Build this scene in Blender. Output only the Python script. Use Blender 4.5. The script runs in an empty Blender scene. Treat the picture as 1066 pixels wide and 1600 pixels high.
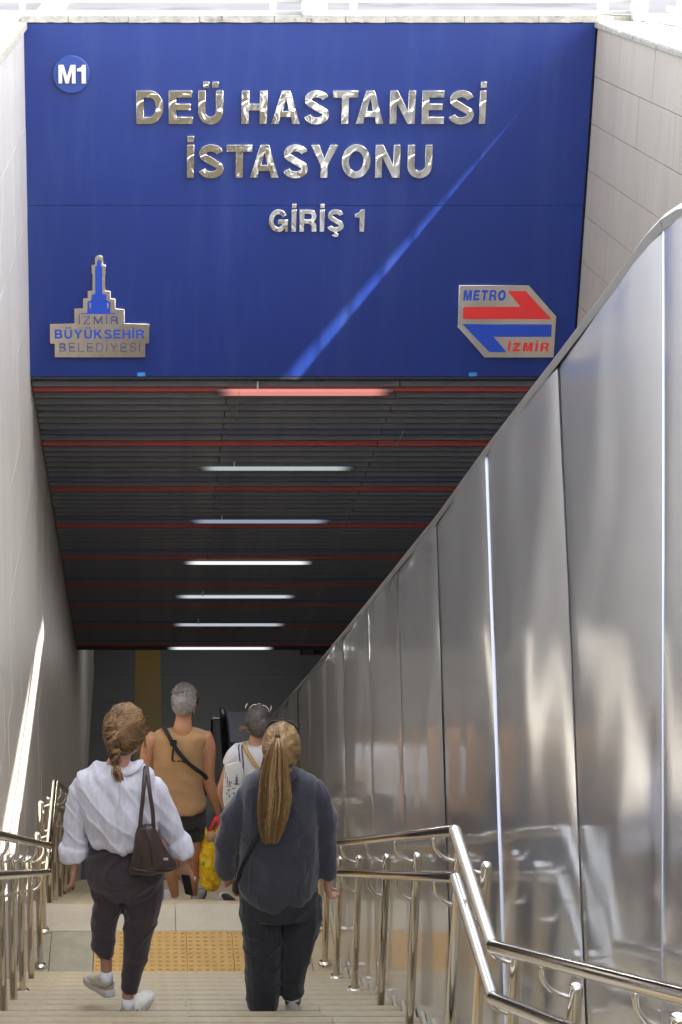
import bpy, bmesh, math, random
import numpy as np
from mathutils import Vector, Matrix, noise
random.seed(7)
R_ = math.radians
scene = bpy.context.scene
COL = scene.collection

# ---------------------------------------------------------------- camera
PITCH = 18.04
FPX, CXP, CYP = 3086.0, 227.4, 800.0          # the lens, measured on the 1066x1600 photograph
cam_d = bpy.data.cameras.new('camera')
cam = bpy.data.objects.new('camera', cam_d)
COL.objects.link(cam)
cam.location = (0, 0, 0)
cam.rotation_euler = (R_(90 - PITCH), 0, 0)
cam_d.sensor_fit = 'VERTICAL'
cam_d.sensor_height = 36.0
cam_d.lens = FPX / 1600 * 36
cam_d.shift_x = (533 - CXP) / 1600
cam_d.clip_end = 2000
scene.camera = cam

# ---------------------------------------------------------------- sky, sun, exposure
SUN = Vector((0.785, -0.5, 1.0)).normalized()
world = bpy.data.worlds.new('World')
scene.world = world
world.use_nodes = True
wn = world.node_tree
sky = wn.nodes.new('ShaderNodeTexSky')
sky.sky_type = 'NISHITA'
sky.sun_disc = False
sky.sun_elevation = math.asin(SUN.z)
sky.sun_rotation = math.atan2(SUN.x, SUN.y)
sky.dust_density = 2.0
hz = wn.nodes.new('ShaderNodeHueSaturation')      # hazy coastal sky, less saturated than clean air
hz.inputs['Saturation'].default_value = 0.42
wn.links.new(sky.outputs[0], hz.inputs['Color'])
wn.links.new(hz.outputs[0], wn.nodes['Background'].inputs[0])
wn.nodes['Background'].inputs[1].default_value = 0.15
sun_d = bpy.data.lights.new('sun', 'SUN')
sun_d.energy = 4.6
sun_d.angle = R_(0.5)
sun_d.color = (1, 0.94, 0.84)
sun = bpy.data.objects.new('sun', sun_d)
COL.objects.link(sun)
sun.rotation_euler = SUN.to_track_quat('Z', 'Y').to_euler()
sun.location = (0, 0, 30)
scene.view_settings.view_transform = 'Standard'
scene.view_settings.look = 'None'
scene.view_settings.gamma = 1
scene.view_settings.use_curve_mapping = False
scene.view_settings.exposure = 2.75

# ---------------------------------------------------------------- measuring helper: pixel of the photo -> point of the place
_p = R_(PITCH)
def at(x, y, X=None, Y=None, Z=None):
    a, b = (x - CXP) / FPX, -(y - CYP) / FPX
    d = Vector((a, b * math.sin(_p) + math.cos(_p), b * math.cos(_p) - math.sin(_p)))
    k = X / d.x if X is not None else Y / d.y if Y is not None else Z / d.z
    return d * k

# ---------------------------------------------------------------- materials
MATS = {}
def mat(name, col, rough=0.6, metal=0.0, var=0.0, vscale=4.0, bump=0.0, bscale=60.0, spec=0.5, stretch=(1, 1, 1), sheen=0, col2=None,
        emit=None, emit_s=0.0, coat=0.0, speck=0.0, sscale=300.0, dirt=None):
    m = bpy.data.materials.new(name)
    m.use_nodes = True
    nt = m.node_tree
    b = nt.nodes['Principled BSDF']
    b.inputs['Base Color'].default_value = (*col, 1)
    b.inputs['Roughness'].default_value = rough
    b.inputs['Metallic'].default_value = metal
    b.inputs['Specular IOR Level'].default_value = spec
    if sheen:
        b.inputs['Sheen Weight'].default_value = sheen
    if coat:
        b.inputs['Coat Weight'].default_value = coat
    tc = nt.nodes.new('ShaderNodeTexCoord')
    mp = nt.nodes.new('ShaderNodeMapping')
    mp.inputs['Scale'].default_value = stretch
    nt.links.new(tc.outputs['Object'], mp.inputs[0])
    last = None
    if var or col2:
        n = nt.nodes.new('ShaderNodeTexNoise')
        n.inputs['Scale'].default_value = vscale
        n.inputs['Detail'].default_value = 6
        n.inputs['Roughness'].default_value = 0.65
        nt.links.new(mp.outputs[0], n.inputs['Vector'])
        r = nt.nodes.new('ShaderNodeValToRGB')
        r.color_ramp.elements[0].position = 0.3
        r.color_ramp.elements[1].position = 0.7
        c2 = col2 if col2 else tuple(c * (1 - var) for c in col)
        c1 = col if col2 else tuple(min(1, c * (1 + var)) for c in col)
        r.color_ramp.elements[0].color = (*c2, 1)
        r.color_ramp.elements[1].color = (*c1, 1)
        nt.links.new(n.outputs['Fac'], r.inputs[0])
        last = r.outputs[0]
    if speck:
        n = nt.nodes.new('ShaderNodeTexNoise')
        n.inputs['Scale'].default_value = sscale
        n.inputs['Detail'].default_value = 2
        nt.links.new(tc.outputs['Object'], n.inputs['Vector'])
        r = nt.nodes.new('ShaderNodeValToRGB')
        r.color_ramp.elements[0].position = 0.38
        r.color_ramp.elements[1].position = 0.6
        r.color_ramp.elements[0].color = (1 - speck, 1 - speck, 1 - speck, 1)
        r.color_ramp.elements[1].color = (1, 1, 1, 1)
        nt.links.new(n.outputs['Fac'], r.inputs[0])
        mx = nt.nodes.new('ShaderNodeMix')
        mx.data_type = 'RGBA'
        mx.blend_type = 'MULTIPLY'
        mx.inputs[0].default_value = 1
        if last:
            nt.links.new(last, mx.inputs[6])
        else:
            mx.inputs[6].default_value = (*col, 1)
        nt.links.new(r.outputs[0], mx.inputs[7])
        last = mx.outputs[2]
    if dirt:                                   # stains with a shape of their own: streaks or blotches
        dcol, dscale, dstr, lo, hi = dirt
        mp2 = nt.nodes.new('ShaderNodeMapping')
        mp2.inputs['Scale'].default_value = dstr
        nt.links.new(tc.outputs['Object'], mp2.inputs[0])
        n = nt.nodes.new('ShaderNodeTexNoise')
        n.inputs['Scale'].default_value = dscale
        n.inputs['Detail'].default_value = 7
        n.inputs['Roughness'].default_value = 0.7
        nt.links.new(mp2.outputs[0], n.inputs['Vector'])
        r = nt.nodes.new('ShaderNodeValToRGB')
        r.color_ramp.elements[0].position = lo
        r.color_ramp.elements[1].position = hi
        r.color_ramp.elements[0].color = (0, 0, 0, 1)
        r.color_ramp.elements[1].color = (1, 1, 1, 1)
        nt.links.new(n.outputs['Fac'], r.inputs[0])
        mx = nt.nodes.new('ShaderNodeMix')
        mx.data_type = 'RGBA'
        nt.links.new(r.outputs[0], mx.inputs[0])
        if last:
            nt.links.new(last, mx.inputs[6])
        else:
            mx.inputs[6].default_value = (*col, 1)
        mx.inputs[7].default_value = (*dcol, 1)
        last = mx.outputs[2]
    if last:
        nt.links.new(last, b.inputs['Base Color'])
    if bump:
        n = nt.nodes.new('ShaderNodeTexNoise')
        n.inputs['Scale'].default_value = bscale
        n.inputs['Detail'].default_value = 4
        nt.links.new(mp.outputs[0], n.inputs['Vector'])
        bp = nt.nodes.new('ShaderNodeBump')
        bp.inputs['Strength'].default_value = bump
        bp.inputs['Distance'].default_value = 0.01
        nt.links.new(n.outputs['Fac'], bp.inputs['Height'])
        nt.links.new(bp.outputs[0], b.inputs['Normal'])
    if emit:
        b.inputs['Emission Color'].default_value = (*emit, 1)
        b.inputs['Emission Strength'].default_value = emit_s
    MATS[name] = m
    return m

def hair_mat(name, cols, rough=0.42):
    m = bpy.data.materials.new(name)
    m.use_nodes = True
    nt = m.node_tree
    b = nt.nodes['Principled BSDF']
    b.inputs['Roughness'].default_value = rough
    a = nt.nodes.new('ShaderNodeAttribute')
    a.attribute_name = 'tone'
    r = nt.nodes.new('ShaderNodeValToRGB')
    e = r.color_ramp.elements
    while len(e) < len(cols):
        e.new(0.5)
    for i, c in enumerate(cols):
        e[i].position = i / (len(cols) - 1)
        e[i].color = (*c, 1)
    nt.links.new(a.outputs['Fac'], r.inputs[0])
    nt.links.new(r.outputs[0], b.inputs['Base Color'])
    return m

M_granite = mat('beige granite', (0.55, 0.45, 0.29), 0.62, var=0.10, vscale=5, bump=0.12, bscale=120, speck=0.22, sscale=190,
                dirt=((0.30, 0.26, 0.20), 2.2, (1, 2, 1), 0.52, 0.80))
M_granite2 = mat('light granite', (0.56, 0.49, 0.37), 0.6, var=0.08, vscale=6, bump=0.1, bscale=140, speck=0.2, sscale=210)
M_paver = mat('grey green granite', (0.40, 0.365, 0.265), 0.65, var=0.14, vscale=9, bump=0.12, bscale=120, speck=0.25, sscale=200,
              dirt=((0.42, 0.38, 0.22), 6, (1, 1, 1), 0.60, 0.72))
M_groove = mat('grooved strip', (0.43, 0.36, 0.255), 0.75, var=0.15, vscale=20)
M_tactile = mat('yellow tactile tile', (0.56, 0.36, 0.13), 0.6, var=0.10, vscale=7, bump=0.1, bscale=150, speck=0.12, sscale=260,
                dirt=((0.36, 0.22, 0.08), 4, (1, 1, 1), 0.58, 0.80))
M_dome = mat('yellow tactile dome', (0.54, 0.29, 0.07), 0.5, var=0.12, vscale=9)
M_concL = mat('pale stone tile', (0.53, 0.50, 0.455), 0.38, var=0.07, vscale=1.2, bump=0.08, bscale=30, stretch=(1, 1, 0.2), speck=0.08, sscale=120,
              dirt=((0.40, 0.37, 0.33), 3.0, (1, 3, 0.35), 0.5, 0.85))
M_concR = mat('pale stone cladding', (0.42, 0.36, 0.29), 0.55, var=0.05, vscale=2.0, bump=0.1, bscale=40, stretch=(1, 1, 0.25), speck=0.07, sscale=90,
              dirt=((0.34, 0.285, 0.225), 3.2, (1, 2.2, 0.45), 0.48, 0.82))
M_joint = mat('dark joint', (0.10, 0.085, 0.07), 0.9)
M_coping = mat('weathered coping stone', (0.34, 0.32, 0.28), 0.9, spec=0.1, var=0.22, vscale=14, bump=0.5, bscale=45, dirt=((0.16, 0.14, 0.12), 9, (1, 1, 1), 0.58, 0.66))
M_street = mat('pale street paving', (0.075, 0.076, 0.084), 0.95, var=0.12, vscale=0.8, spec=0.0, dirt=((0.055, 0.056, 0.064), 0.5, (1, 1, 1), 0.5, 0.6))
M_sub = mat('raw concrete', (0.33, 0.32, 0.30), 0.85, var=0.15, vscale=2, bump=0.2)
M_white = mat('white painted steel', (0.50, 0.49, 0.46), 0.4, var=0.04, vscale=5, dirt=((0.42, 0.24, 0.10), 7, (1, 1, 1), 0.68, 0.76))
M_blue = mat('blue sign sheet', (0.005, 0.021, 0.148), 0.42, var=0.07, vscale=1.5, spec=0.42, bump=0.04, bscale=300, speck=0.10, sscale=160,
             dirt=((0.020, 0.040, 0.165), 2.2, (2.2, 1, 0.22), 0.50, 0.85))
M_bluelit = mat('blue print', (0.010, 0.050, 0.36), 0.45)
M_navyprint = mat('dark blue print', (0.05, 0.05, 0.17), 0.5)
M_redprint = mat('red print', (0.62, 0.025, 0.022), 0.45)
M_tape = mat('pale blue tape', (0.04, 0.22, 0.55), 0.5)
M_mirror = mat('crumpled mirror steel', (0.80, 0.78, 0.73), 0.05, 1.0, bump=0.6, bscale=9)
for _n in M_mirror.node_tree.nodes:
    if _n.type == 'TEX_NOISE':
        _n.inputs['Detail'].default_value = 0.6
        _n.inputs['Distortion'].default_value = 1.2
M_mirror2 = mat('mirror steel plate', (0.86, 0.80, 0.69), 0.2, 1.0, bump=0.35, bscale=4)
M_mirrorW = mat('pale mirror letter', (0.55, 0.55, 0.54), 0.4, 0.3)
M_edge = mat('letter edge', (0.30, 0.27, 0.23), 0.35, 1.0)
M_frame = mat('dark frame metal', (0.03, 0.032, 0.036), 0.5, 0.3)
M_slat = mat('dark grey slat', (0.115, 0.112, 0.118), 0.6, 0.0, var=0.10, vscale=3, dirt=((0.16, 0.15, 0.135), 3, (1, 1, 1), 0.5, 0.8))
M_slatb = mat('blue grey slat', (0.075, 0.080, 0.125), 0.6, 0.0, var=0.12, vscale=3)
M_red = mat('red slat', (0.36, 0.045, 0.028), 0.55, 0.0, var=0.10, vscale=3)
M_dark = mat('dark void', (0.008, 0.008, 0.009), 0.9)
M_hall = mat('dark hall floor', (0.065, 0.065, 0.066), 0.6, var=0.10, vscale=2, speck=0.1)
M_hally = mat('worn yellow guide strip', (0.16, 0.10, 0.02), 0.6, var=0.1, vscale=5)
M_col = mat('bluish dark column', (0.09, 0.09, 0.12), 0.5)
M_black = mat('black rubber', (0.012, 0.012, 0.013), 0.5)
M_glass = mat('smoked panel', (0.30, 0.31, 0.33), 0.5)
M_canopy = mat('white canopy sheet', (0.74, 0.74, 0.72), 0.6)
M_roof = bpy.data.materials.new('translucent roof sheet')          # sheet of the unseen shade canopy, translucent to let more daylight in
M_roof.use_nodes = True
_nt = M_roof.node_tree
_tr = _nt.nodes.new('ShaderNodeBsdfTranslucent'); _tr.inputs[0].default_value = (0.62, 0.62, 0.60, 1)
_df = _nt.nodes.new('ShaderNodeBsdfDiffuse'); _df.inputs[0].default_value = (0.7, 0.7, 0.68, 1)
_mx = _nt.nodes.new('ShaderNodeMixShader'); _mx.inputs[0].default_value = 0.45
_nt.links.new(_tr.outputs[0], _mx.inputs[1]); _nt.links.new(_df.outputs[0], _mx.inputs[2])
_nt.links.new(_mx.outputs[0], _nt.nodes['Material Output'].inputs[0])
M_backmetal = mat('galvanised back', (0.35, 0.35, 0.36), 0.4, 0.8)

def steel_mat():
    m = mat('brushed stainless', (0.74, 0.76, 0.80), 0.11, 1.0)
    nt = m.node_tree
    b = nt.nodes['Principled BSDF']
    tc = nt.nodes['Texture Coordinate']
    mp = nt.nodes.new('ShaderNodeMapping')
    mp.inputs['Scale'].default_value = (1, 90, 1.2)
    nt.links.new(tc.outputs['Object'], mp.inputs[0])
    n = nt.nodes.new('ShaderNodeTexNoise')
    n.inputs['Scale'].default_value = 6
    n.inputs['Detail'].default_value = 5
    nt.links.new(mp.outputs[0], n.inputs['Vector'])
    bp = nt.nodes.new('ShaderNodeBump')
    bp.inputs['Strength'].default_value = 0.035
    bp.inputs['Distance'].default_value = 0.002
    nt.links.new(n.outputs['Fac'], bp.inputs['Height'])
    nt.links.new(bp.outputs[0], b.inputs['Normal'])
    n2 = nt.nodes.new('ShaderNodeTexNoise')
    n2.inputs['Scale'].default_value = 1.6
    n2.inputs['Detail'].default_value = 6
    nt.links.new(tc.outputs['Object'], n2.inputs['Vector'])
    mr = nt.nodes.new('ShaderNodeMapRange')
    mr.inputs['From Min'].default_value = 0.3
    mr.inputs['From Max'].default_value = 0.7
    mr.inputs['To Min'].default_value = 0.045
    mr.inputs['To Max'].default_value = 0.095
    nt.links.new(n2.outputs['Fac'], mr.inputs[0])
    nt.links.new(mr.outputs[0], b.inputs['Roughness'])
    # satin finish: a broad lobe from the brushing over the sharper polish
    g2 = nt.nodes.new('ShaderNodeBsdfPrincipled')
    g2.inputs['Base Color'].default_value = (0.78, 0.80, 0.85, 1)
    g2.inputs['Metallic'].default_value = 1
    g2.inputs['Roughness'].default_value = 0.38
    nt.links.new(bp.outputs[0], g2.inputs['Normal'])
    ms = nt.nodes.new('ShaderNodeMixShader')
    ms.inputs[0].default_value = 0.35
    nt.links.new(b.outputs[0], ms.inputs[1])
    nt.links.new(g2.outputs[0], ms.inputs[2])
    nt.links.new(ms.outputs[0], nt.nodes['Material Output'].inputs[0])
    return m
M_steel = steel_mat()
M_strip = mat('polished joint strip', (0.50, 0.50, 0.54), 0.42, 1.0)
M_strip2 = mat('dull joint strip', (0.36, 0.36, 0.37), 0.35, 1.0)
M_cap = mat('dull steel cap', (0.30, 0.295, 0.29), 0.38, 1.0, var=0.1, vscale=6)
M_chrome = mat('polished rail', (0.68, 0.64, 0.57), 0.09, 1.0, bump=0.05, bscale=12)

M_skin = mat('skin', (0.52, 0.27, 0.18), 0.5, var=0.06, vscale=14, bump=0.06, bscale=90)
M_skin2 = mat('tanned skin', (0.50, 0.24, 0.13), 0.5, var=0.09, vscale=16, bump=0.08, bscale=90)
M_skin3 = mat('warm skin', (0.54, 0.28, 0.17), 0.5, var=0.06, vscale=14, bump=0.06, bscale=90)
for _m in (M_skin, M_skin2, M_skin3):
    _b = _m.node_tree.nodes['Principled BSDF']
    _b.inputs['Subsurface Weight'].default_value = 0.08
    _b.inputs['Subsurface Radius'].default_value = (0.02, 0.008, 0.004)
M_linen = mat('white linen', (0.60, 0.585, 0.645), 0.85, var=0.10, vscale=38, bump=0.35, bscale=110, stretch=(1.6, 1, 0.35), sheen=0.2)
M_white_cotton = mat('white cotton', (0.66, 0.65, 0.66), 0.85, bump=0.15, bscale=60, sheen=0.2)
M_plum = mat('plum trouser cloth', (0.032, 0.019, 0.025), 0.8, var=0.15, vscale=9, bump=0.2, bscale=130, sheen=0.25)
M_navy = mat('navy brushed twill', (0.025, 0.0235, 0.034), 0.85, var=0.14, vscale=10, bump=0.3, bscale=150, sheen=0.35)
M_denim = mat('black denim', (0.011, 0.012, 0.017), 0.8, var=0.3, vscale=12, bump=0.3, bscale=150, sheen=0.2)
M_tan = mat('tan jersey', (0.42, 0.24, 0.105), 0.85, var=0.06, vscale=10, bump=0.15, bscale=120, sheen=0.2)
M_shorts = mat('black shorts cloth', (0.017, 0.017, 0.018), 0.75, var=0.15, vscale=10, sheen=0.2)
M_leather = mat('brown leather', (0.050, 0.031, 0.027), 0.28, var=0.18, vscale=18, bump=0.25, bscale=50)
M_gold = mat('pale metal tag', (0.75, 0.70, 0.58), 0.3, 1.0)
M_strap = mat('black webbing', (0.012, 0.012, 0.013), 0.7)
M_tanstrap = mat('tan canvas strap', (0.48, 0.31, 0.12), 0.8)
M_shoe = mat('beige trainer', (0.52, 0.45, 0.33), 0.7, var=0.15, vscale=25, bump=0.2, bscale=80)
M_sole = mat('grey white sole', (0.60, 0.58, 0.54), 0.6, var=0.1, vscale=20)
M_soled = mat('dark sole', (0.10, 0.07, 0.05), 0.7)
M_sock = mat('white sock', (0.75, 0.75, 0.76), 0.85, bump=0.2, bscale=90)
M_lens = mat('dark lens', (0.02, 0.02, 0.022), 0.12)
M_whiteframe = mat('pale spectacle frame', (0.72, 0.70, 0.66), 0.3)
M_phone = mat('black phone case', (0.010, 0.010, 0.012), 0.3)
M_redh = mat('red plastic handle', (0.62, 0.03, 0.025), 0.5)
M_eye = mat('eye', (0.6, 0.6, 0.58), 0.2)
H_blond = hair_mat('honey blond hair', [(0.045, 0.026, 0.012), (0.15, 0.085, 0.034), (0.34, 0.19, 0.068), (0.60, 0.40, 0.18)])
H_brown = hair_mat('ash brown hair', [(0.026, 0.013, 0.007), (0.095, 0.048, 0.020), (0.25, 0.135, 0.052), (0.48, 0.30, 0.13)])
H_grey = hair_mat('grey hair', [(0.10, 0.085, 0.075), (0.22, 0.20, 0.185), (0.36, 0.34, 0.32), (0.50, 0.48, 0.46)])
H_dgrey = hair_mat('dark brown grey hair', [(0.03, 0.025, 0.022), (0.065, 0.055, 0.05), (0.12, 0.10, 0.09), (0.30, 0.21, 0.12)])

# yellow shopping bag print and tote print
def splash(name, base, spots, scale, lo=0.55, hi=0.6):
    m = mat(name, base, 0.35)
    nt = m.node_tree
    b = nt.nodes['Principled BSDF']
    tc = nt.nodes['Texture Coordinate']
    last = None
    for i, c in enumerate(spots):
        n = nt.nodes.new('ShaderNodeTexNoise')
        n.inputs['Scale'].default_value = scale * (1 + 0.25 * i)
        n.inputs['Detail'].default_value = 3
        mp = nt.nodes.new('ShaderNodeMapping')
        mp.inputs['Location'].default_value = (i * 3.7, i * 1.9, i * 5.1)
        nt.links.new(tc.outputs['Object'], mp.inputs[0])
        nt.links.new(mp.outputs[0], n.inputs['Vector'])
        r = nt.nodes.new('ShaderNodeValToRGB')
        r.color_ramp.elements[0].position = lo
        r.color_ramp.elements[1].position = hi
        r.color_ramp.elements[0].color = (0, 0, 0, 1)
        nt.links.new(n.outputs['Fac'], r.inputs[0])
        mx = nt.nodes.new('ShaderNodeMix')
        mx.data_type = 'RGBA'
        nt.links.new(r.outputs[0], mx.inputs[0])
        if last:
            nt.links.new(last, mx.inputs[6])
        else:
            mx.inputs[6].default_value = (*base, 1)
        mx.inputs[7].default_value = (*c, 1)
        last = mx.outputs[2]
    nt.links.new(last, b.inputs['Base Color'])
    return m
M_yellowbag = splash('yellow printed plastic', (0.80, 0.50, 0.012), [(0.72, 0.30, 0.01), (0.88, 0.66, 0.06)], 16, 0.54, 0.6)
M_green = mat('green print', (0.18, 0.30, 0.02), 0.4)
M_tote = mat('white tote canvas', (0.60, 0.59, 0.57), 0.85, bump=0.2, bscale=90)
M_print = mat('grey ink print', (0.16, 0.16, 0.17), 0.8)

# ---------------------------------------------------------------- mesh helpers
class MB:
    def __init__(s):
        s.v, s.f = [], []
    def add(s, vs, fs):
        o = len(s.v)
        s.v += [Vector(v) for v in vs]
        s.f += [tuple(i + o for i in f) for f in fs]
        return s
    def box(s, a, b):
        x0, y0, z0 = a; x1, y1, z1 = b
        return s.add([(x0,y0,z0),(x1,y0,z0),(x1,y1,z0),(x0,y1,z0),(x0,y0,z1),(x1,y0,z1),(x1,y1,z1),(x0,y1,z1)],
                     [(0,3,2,1),(4,5,6,7),(0,1,5,4),(1,2,6,5),(2,3,7,6),(3,0,4,7)])
    def prism(s, poly, axis, a, b):
        """poly: 2D points; axis: the axis extruded from a to b"""
        n = len(poly)
        def P(u, v, w):
            return {'x': (w, u, v), 'y': (u, w, v), 'z': (u, v, w)}[axis]
        vs = [P(u, v, a) for u, v in poly] + [P(u, v, b) for u, v in poly]
        fs = [tuple(range(n)), tuple(range(2*n-1, n-1, -1))]
        fs += [(i, i+n, (i+1) % n + n, (i+1) % n) for i in range(n)]
        return s.add(vs, fs)
    def tube(s, pts, seg=12, closed=False, up=Vector((1, 0, 0)), caps=True, flat=False):
        """pts: (point, rx, ry)"""
        n = len(pts)
        P = [Vector(p[0]) for p in pts]
        rings = []
        side0 = Vector(up)
        for i in range(n):
            if closed:
                t = P[(i+1) % n] - P[(i-1) % n]
            else:
                t = P[min(i+1, n-1)] - P[max(i-1, 0)]
            if flat:
                t = Vector((0, 0, -1))
            t.normalize()
            sd = side0 - t * side0.dot(t)
            if sd.length < 0.05:
                sd = Vector((0, 1, 0)) - t * t.y
            sd.normalize()
            ot = t.cross(sd)
            rings.append([P[i] + sd * pts[i][1] * math.cos(2*math.pi*k/seg) + ot * pts[i][2] * math.sin(2*math.pi*k/seg) for k in range(seg)])
        vs = [v for r in rings for v in r]
        fs = []
        for i in range(n if closed else n-1):
            j = (i+1) % n
            for k in range(seg):
                fs.append((i*seg+k, i*seg+(k+1) % seg, j*seg+(k+1) % seg, j*seg+k))
        if not closed and caps:
            fs.append(tuple(range(seg))[::-1])
            fs.append(tuple((n-1)*seg+k for k in range(seg)))
        return s.add(vs, fs)
    def ball(s, c, r, u=12, v=8, rot=None):
        c = Vector(c); r = Vector(r) if hasattr(r, '__len__') else Vector((r, r, r))
        vs, fs = [], []
        for i in range(v+1):
            th = math.pi * i / v
            for k in range(u):
                ph = 2*math.pi*k/u
                q = Vector((r.x*math.sin(th)*math.cos(ph), r.y*math.sin(th)*math.sin(ph), r.z*math.cos(th)))
                if rot:
                    q = rot @ q
                vs.append(c + q)
        for i in range(v):
            for k in range(u):
                fs.append((i*u+k, (i+1)*u+k, (i+1)*u+(k+1) % u, i*u+(k+1) % u))
        return s.add(vs, fs)
    def mesh(s, name, m, origin=(0, 0, 0), smooth=False):
        o = Vector(origin)
        me = bpy.data.meshes.new(name)
        me.from_pydata([v - o for v in s.v], [], s.f)
        bm = bmesh.new()
        bm.from_mesh(me)
        bmesh.ops.remove_doubles(bm, verts=bm.verts, dist=1e-6)
        bmesh.ops.recalc_face_normals(bm, faces=bm.faces)
        bm.to_mesh(me)
        bm.free()
        if smooth:
            me.polygons.foreach_set('use_smooth', [True] * len(me.polygons))
            if smooth == 'angle':
                try:
                    me.set_sharp_from_angle(angle=R_(40))
                except Exception:
                    pass
        me.materials.append(m)
        return me
    def build(s, name, m, parent=None, origin=None, smooth=False, bevel=0):
        if origin is None:
            if parent is not None:
                origin = world_of(parent)
            else:
                xs = [v.x for v in s.v]; ys = [v.y for v in s.v]; zs = [v.z for v in s.v]
                origin = ((min(xs)+max(xs))/2, (min(ys)+max(ys))/2, min(zs))
        me = s.mesh(name, m, origin, smooth)
        if bevel:
            bevel_mesh(me, bevel)
        return link(name, me, parent, origin)

ORG = {}
def world_of(o):
    return ORG.get(o.name, Vector((0, 0, 0)))
def link(name, me, parent=None, origin=(0, 0, 0)):
    o = bpy.data.objects.new(name, me)
    COL.objects.link(o)
    origin = Vector(origin)
    if parent is not None:
        o.parent = parent
        o.location = origin - world_of(parent)
    else:
        o.location = origin
    ORG[o.name] = origin
    return o
def empty(name, loc):
    return link(name, None, None, loc)
def tag(o, label=None, cat=None, group=None, kind=None):
    if label: o['label'] = label
    if cat: o['category'] = cat
    if group: o['group'] = group
    if kind: o['kind'] = kind
    return o
def bevel_mesh(me, w, seg=2):
    bm = bmesh.new()
    bm.from_mesh(me)
    bmesh.ops.bevel(bm, geom=[e for e in bm.edges if e.calc_face_angle(0) > 0.5], offset=w, segments=seg, affect='EDGES')
    bm.to_mesh(me)
    bm.free()
def smooth_path(pts, sub=4):
    """Catmull-Rom through tuples ((x,y,z), a, b)"""
    P = [np.array([*p[0], p[1], p[2]], float) for p in pts]
    out = []
    for i in range(len(P)-1):
        p0 = P[max(i-1, 0)]; p1 = P[i]; p2 = P[i+1]; p3 = P[min(i+2, len(P)-1)]
        for k in range(sub):
            t = k / sub
            q = 0.5*((2*p1) + (-p0+p2)*t + (2*p0-5*p1+4*p2-p3)*t*t + (-p0+3*p1-3*p2+p3)*t**3)
            out.append((Vector(q[:3]), max(q[3], 1e-4), max(q[4], 1e-4)))
    q = P[-1]
    out.append((Vector(q[:3]), q[3], q[4]))
    return out
def fuse(mb, name, m, parent, voxel=0.008, smooth_it=4, fold=None):
    """joins overlapping closed shapes into one continuous skin"""
    me = mb.mesh(name, m, (0, 0, 0))
    tmp = bpy.data.objects.new('tmp', me)
    COL.objects.link(tmp)
    r = tmp.modifiers.new('r', 'REMESH')
    r.mode = 'VOXEL'
    r.voxel_size = voxel
    r.use_smooth_shade = True
    sm = tmp.modifiers.new('s', 'SMOOTH')
    sm.factor = 0.5
    sm.iterations = smooth_it
    dg = bpy.context.evaluated_depsgraph_get()
    me2 = bpy.data.meshes.new_from_object(tmp.evaluated_get(dg))
    bpy.data.objects.remove(tmp)
    me2.name = name
    if not me2.materials:
        me2.materials.append(m)
    n = len(me2.vertices)
    co = np.empty(n*3); me2.vertices.foreach_get('co', co); co = co.reshape(-1, 3)
    if fold:
        no = np.empty(n*3); me2.vertices.foreach_get('normal', no); no = no.reshape(-1, 3)
        d = np.zeros(n)
        for i in range(n):
            d[i] = fold(Vector(co[i]))
        co = co + no * d[:, None]
    org = np.array(world_of(parent)) if parent is not None else np.zeros(3)
    co = co - org
    me2.vertices.foreach_set('co', co.ravel())
    me2.polygons.foreach_set('use_smooth', [True] * len(me2.polygons))
    me2.update()
    return link(name, me2, parent, org)
def crease(v, sx, sy, sz, seed=0.0):
    a = abs(noise.noise(Vector((v.x*sx+seed, v.y*sy-seed, v.z*sz+seed*.5))))
    return max(0.0, 1-a*4.5)**1.6
def ridge(v, sx, sy, sz, seed=0.0):
    return 1 - abs(noise.noise(Vector((v.x*sx+seed, v.y*sy+seed*2, v.z*sz-seed)))) * 2.2

# ================================================================ THE WELL
LX, RX = -0.85, 3.165            # left and right retaining walls
SX = 1.285                       # steel partition
SY = 14.2                        # plane of the station sign
GZ = -1.42                       # street level
LZ = -6.86                       # lower landing
UZ = -4.22                       # upper landing
T, RS = 0.313, 0.165
# nosing lines of the three flights
def nos(Y):
    if Y > 12.228: return LZ - RS/T*(Y-12.228)
    if Y > 11.07: return LZ
    if Y > 6.375: return -6.695 + RS/T*(11.07-Y)
    if Y > 5.215: return UZ
    return UZ + RS + RS/T*(5.215-Y)

# street with the stairwell opening left out
gx = [-400, LX-0.28, RX+0.35, 400]
gy = [-400, 0.36, SY+0.02, 500]
g = MB()
for i in range(3):
    for j in range(3):
        if (i, j) != (1, 1):
            g.add([(gx[i], gy[j], GZ), (gx[i+1], gy[j], GZ), (gx[i+1], gy[j+1], GZ), (gx[i], gy[j+1], GZ)], [(0, 1, 2, 3)])
tag(g.build('street', M_street, origin=(0, 0, GZ)), kind='structure')

# ---- steps
def step_mesh(x0, x1):
    m = MB()
    m.box((x0, -T+0.002, -0.035), (x1, 0.016, 0.0))
    return m.mesh('tread', M_granite)
def riser_mesh(x0, x1):
    return MB().box((x0, T-0.012, 0.0-0.001), (x1, T+0.012, RS-0.037)).mesh('riser', M_granite)
def groove_mesh():
    m = MB()
    for k in range(3):
        m.box((LX+0.02, -0.034-k*0.026, -0.001), (1.27, -0.020-k*0.026, 0.0012))
    return m.mesh('grip_strip', M_groove)
XS = [LX+0.004, -0.12, 0.46, 1.276]
treads = [step_mesh(XS[0], 0.205), step_mesh(0.209, XS[3]), step_mesh(XS[0], -0.15), step_mesh(-0.146, 0.86), step_mesh(0.864, XS[3])]
for _me in treads:
    bevel_mesh(_me, 0.004, 2)
grip = groove_mesh()
riser = MB().box((XS[0], -0.02, -RS+0.001), (XS[3], 0.0, -0.036)).mesh('riser', M_granite)
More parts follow.
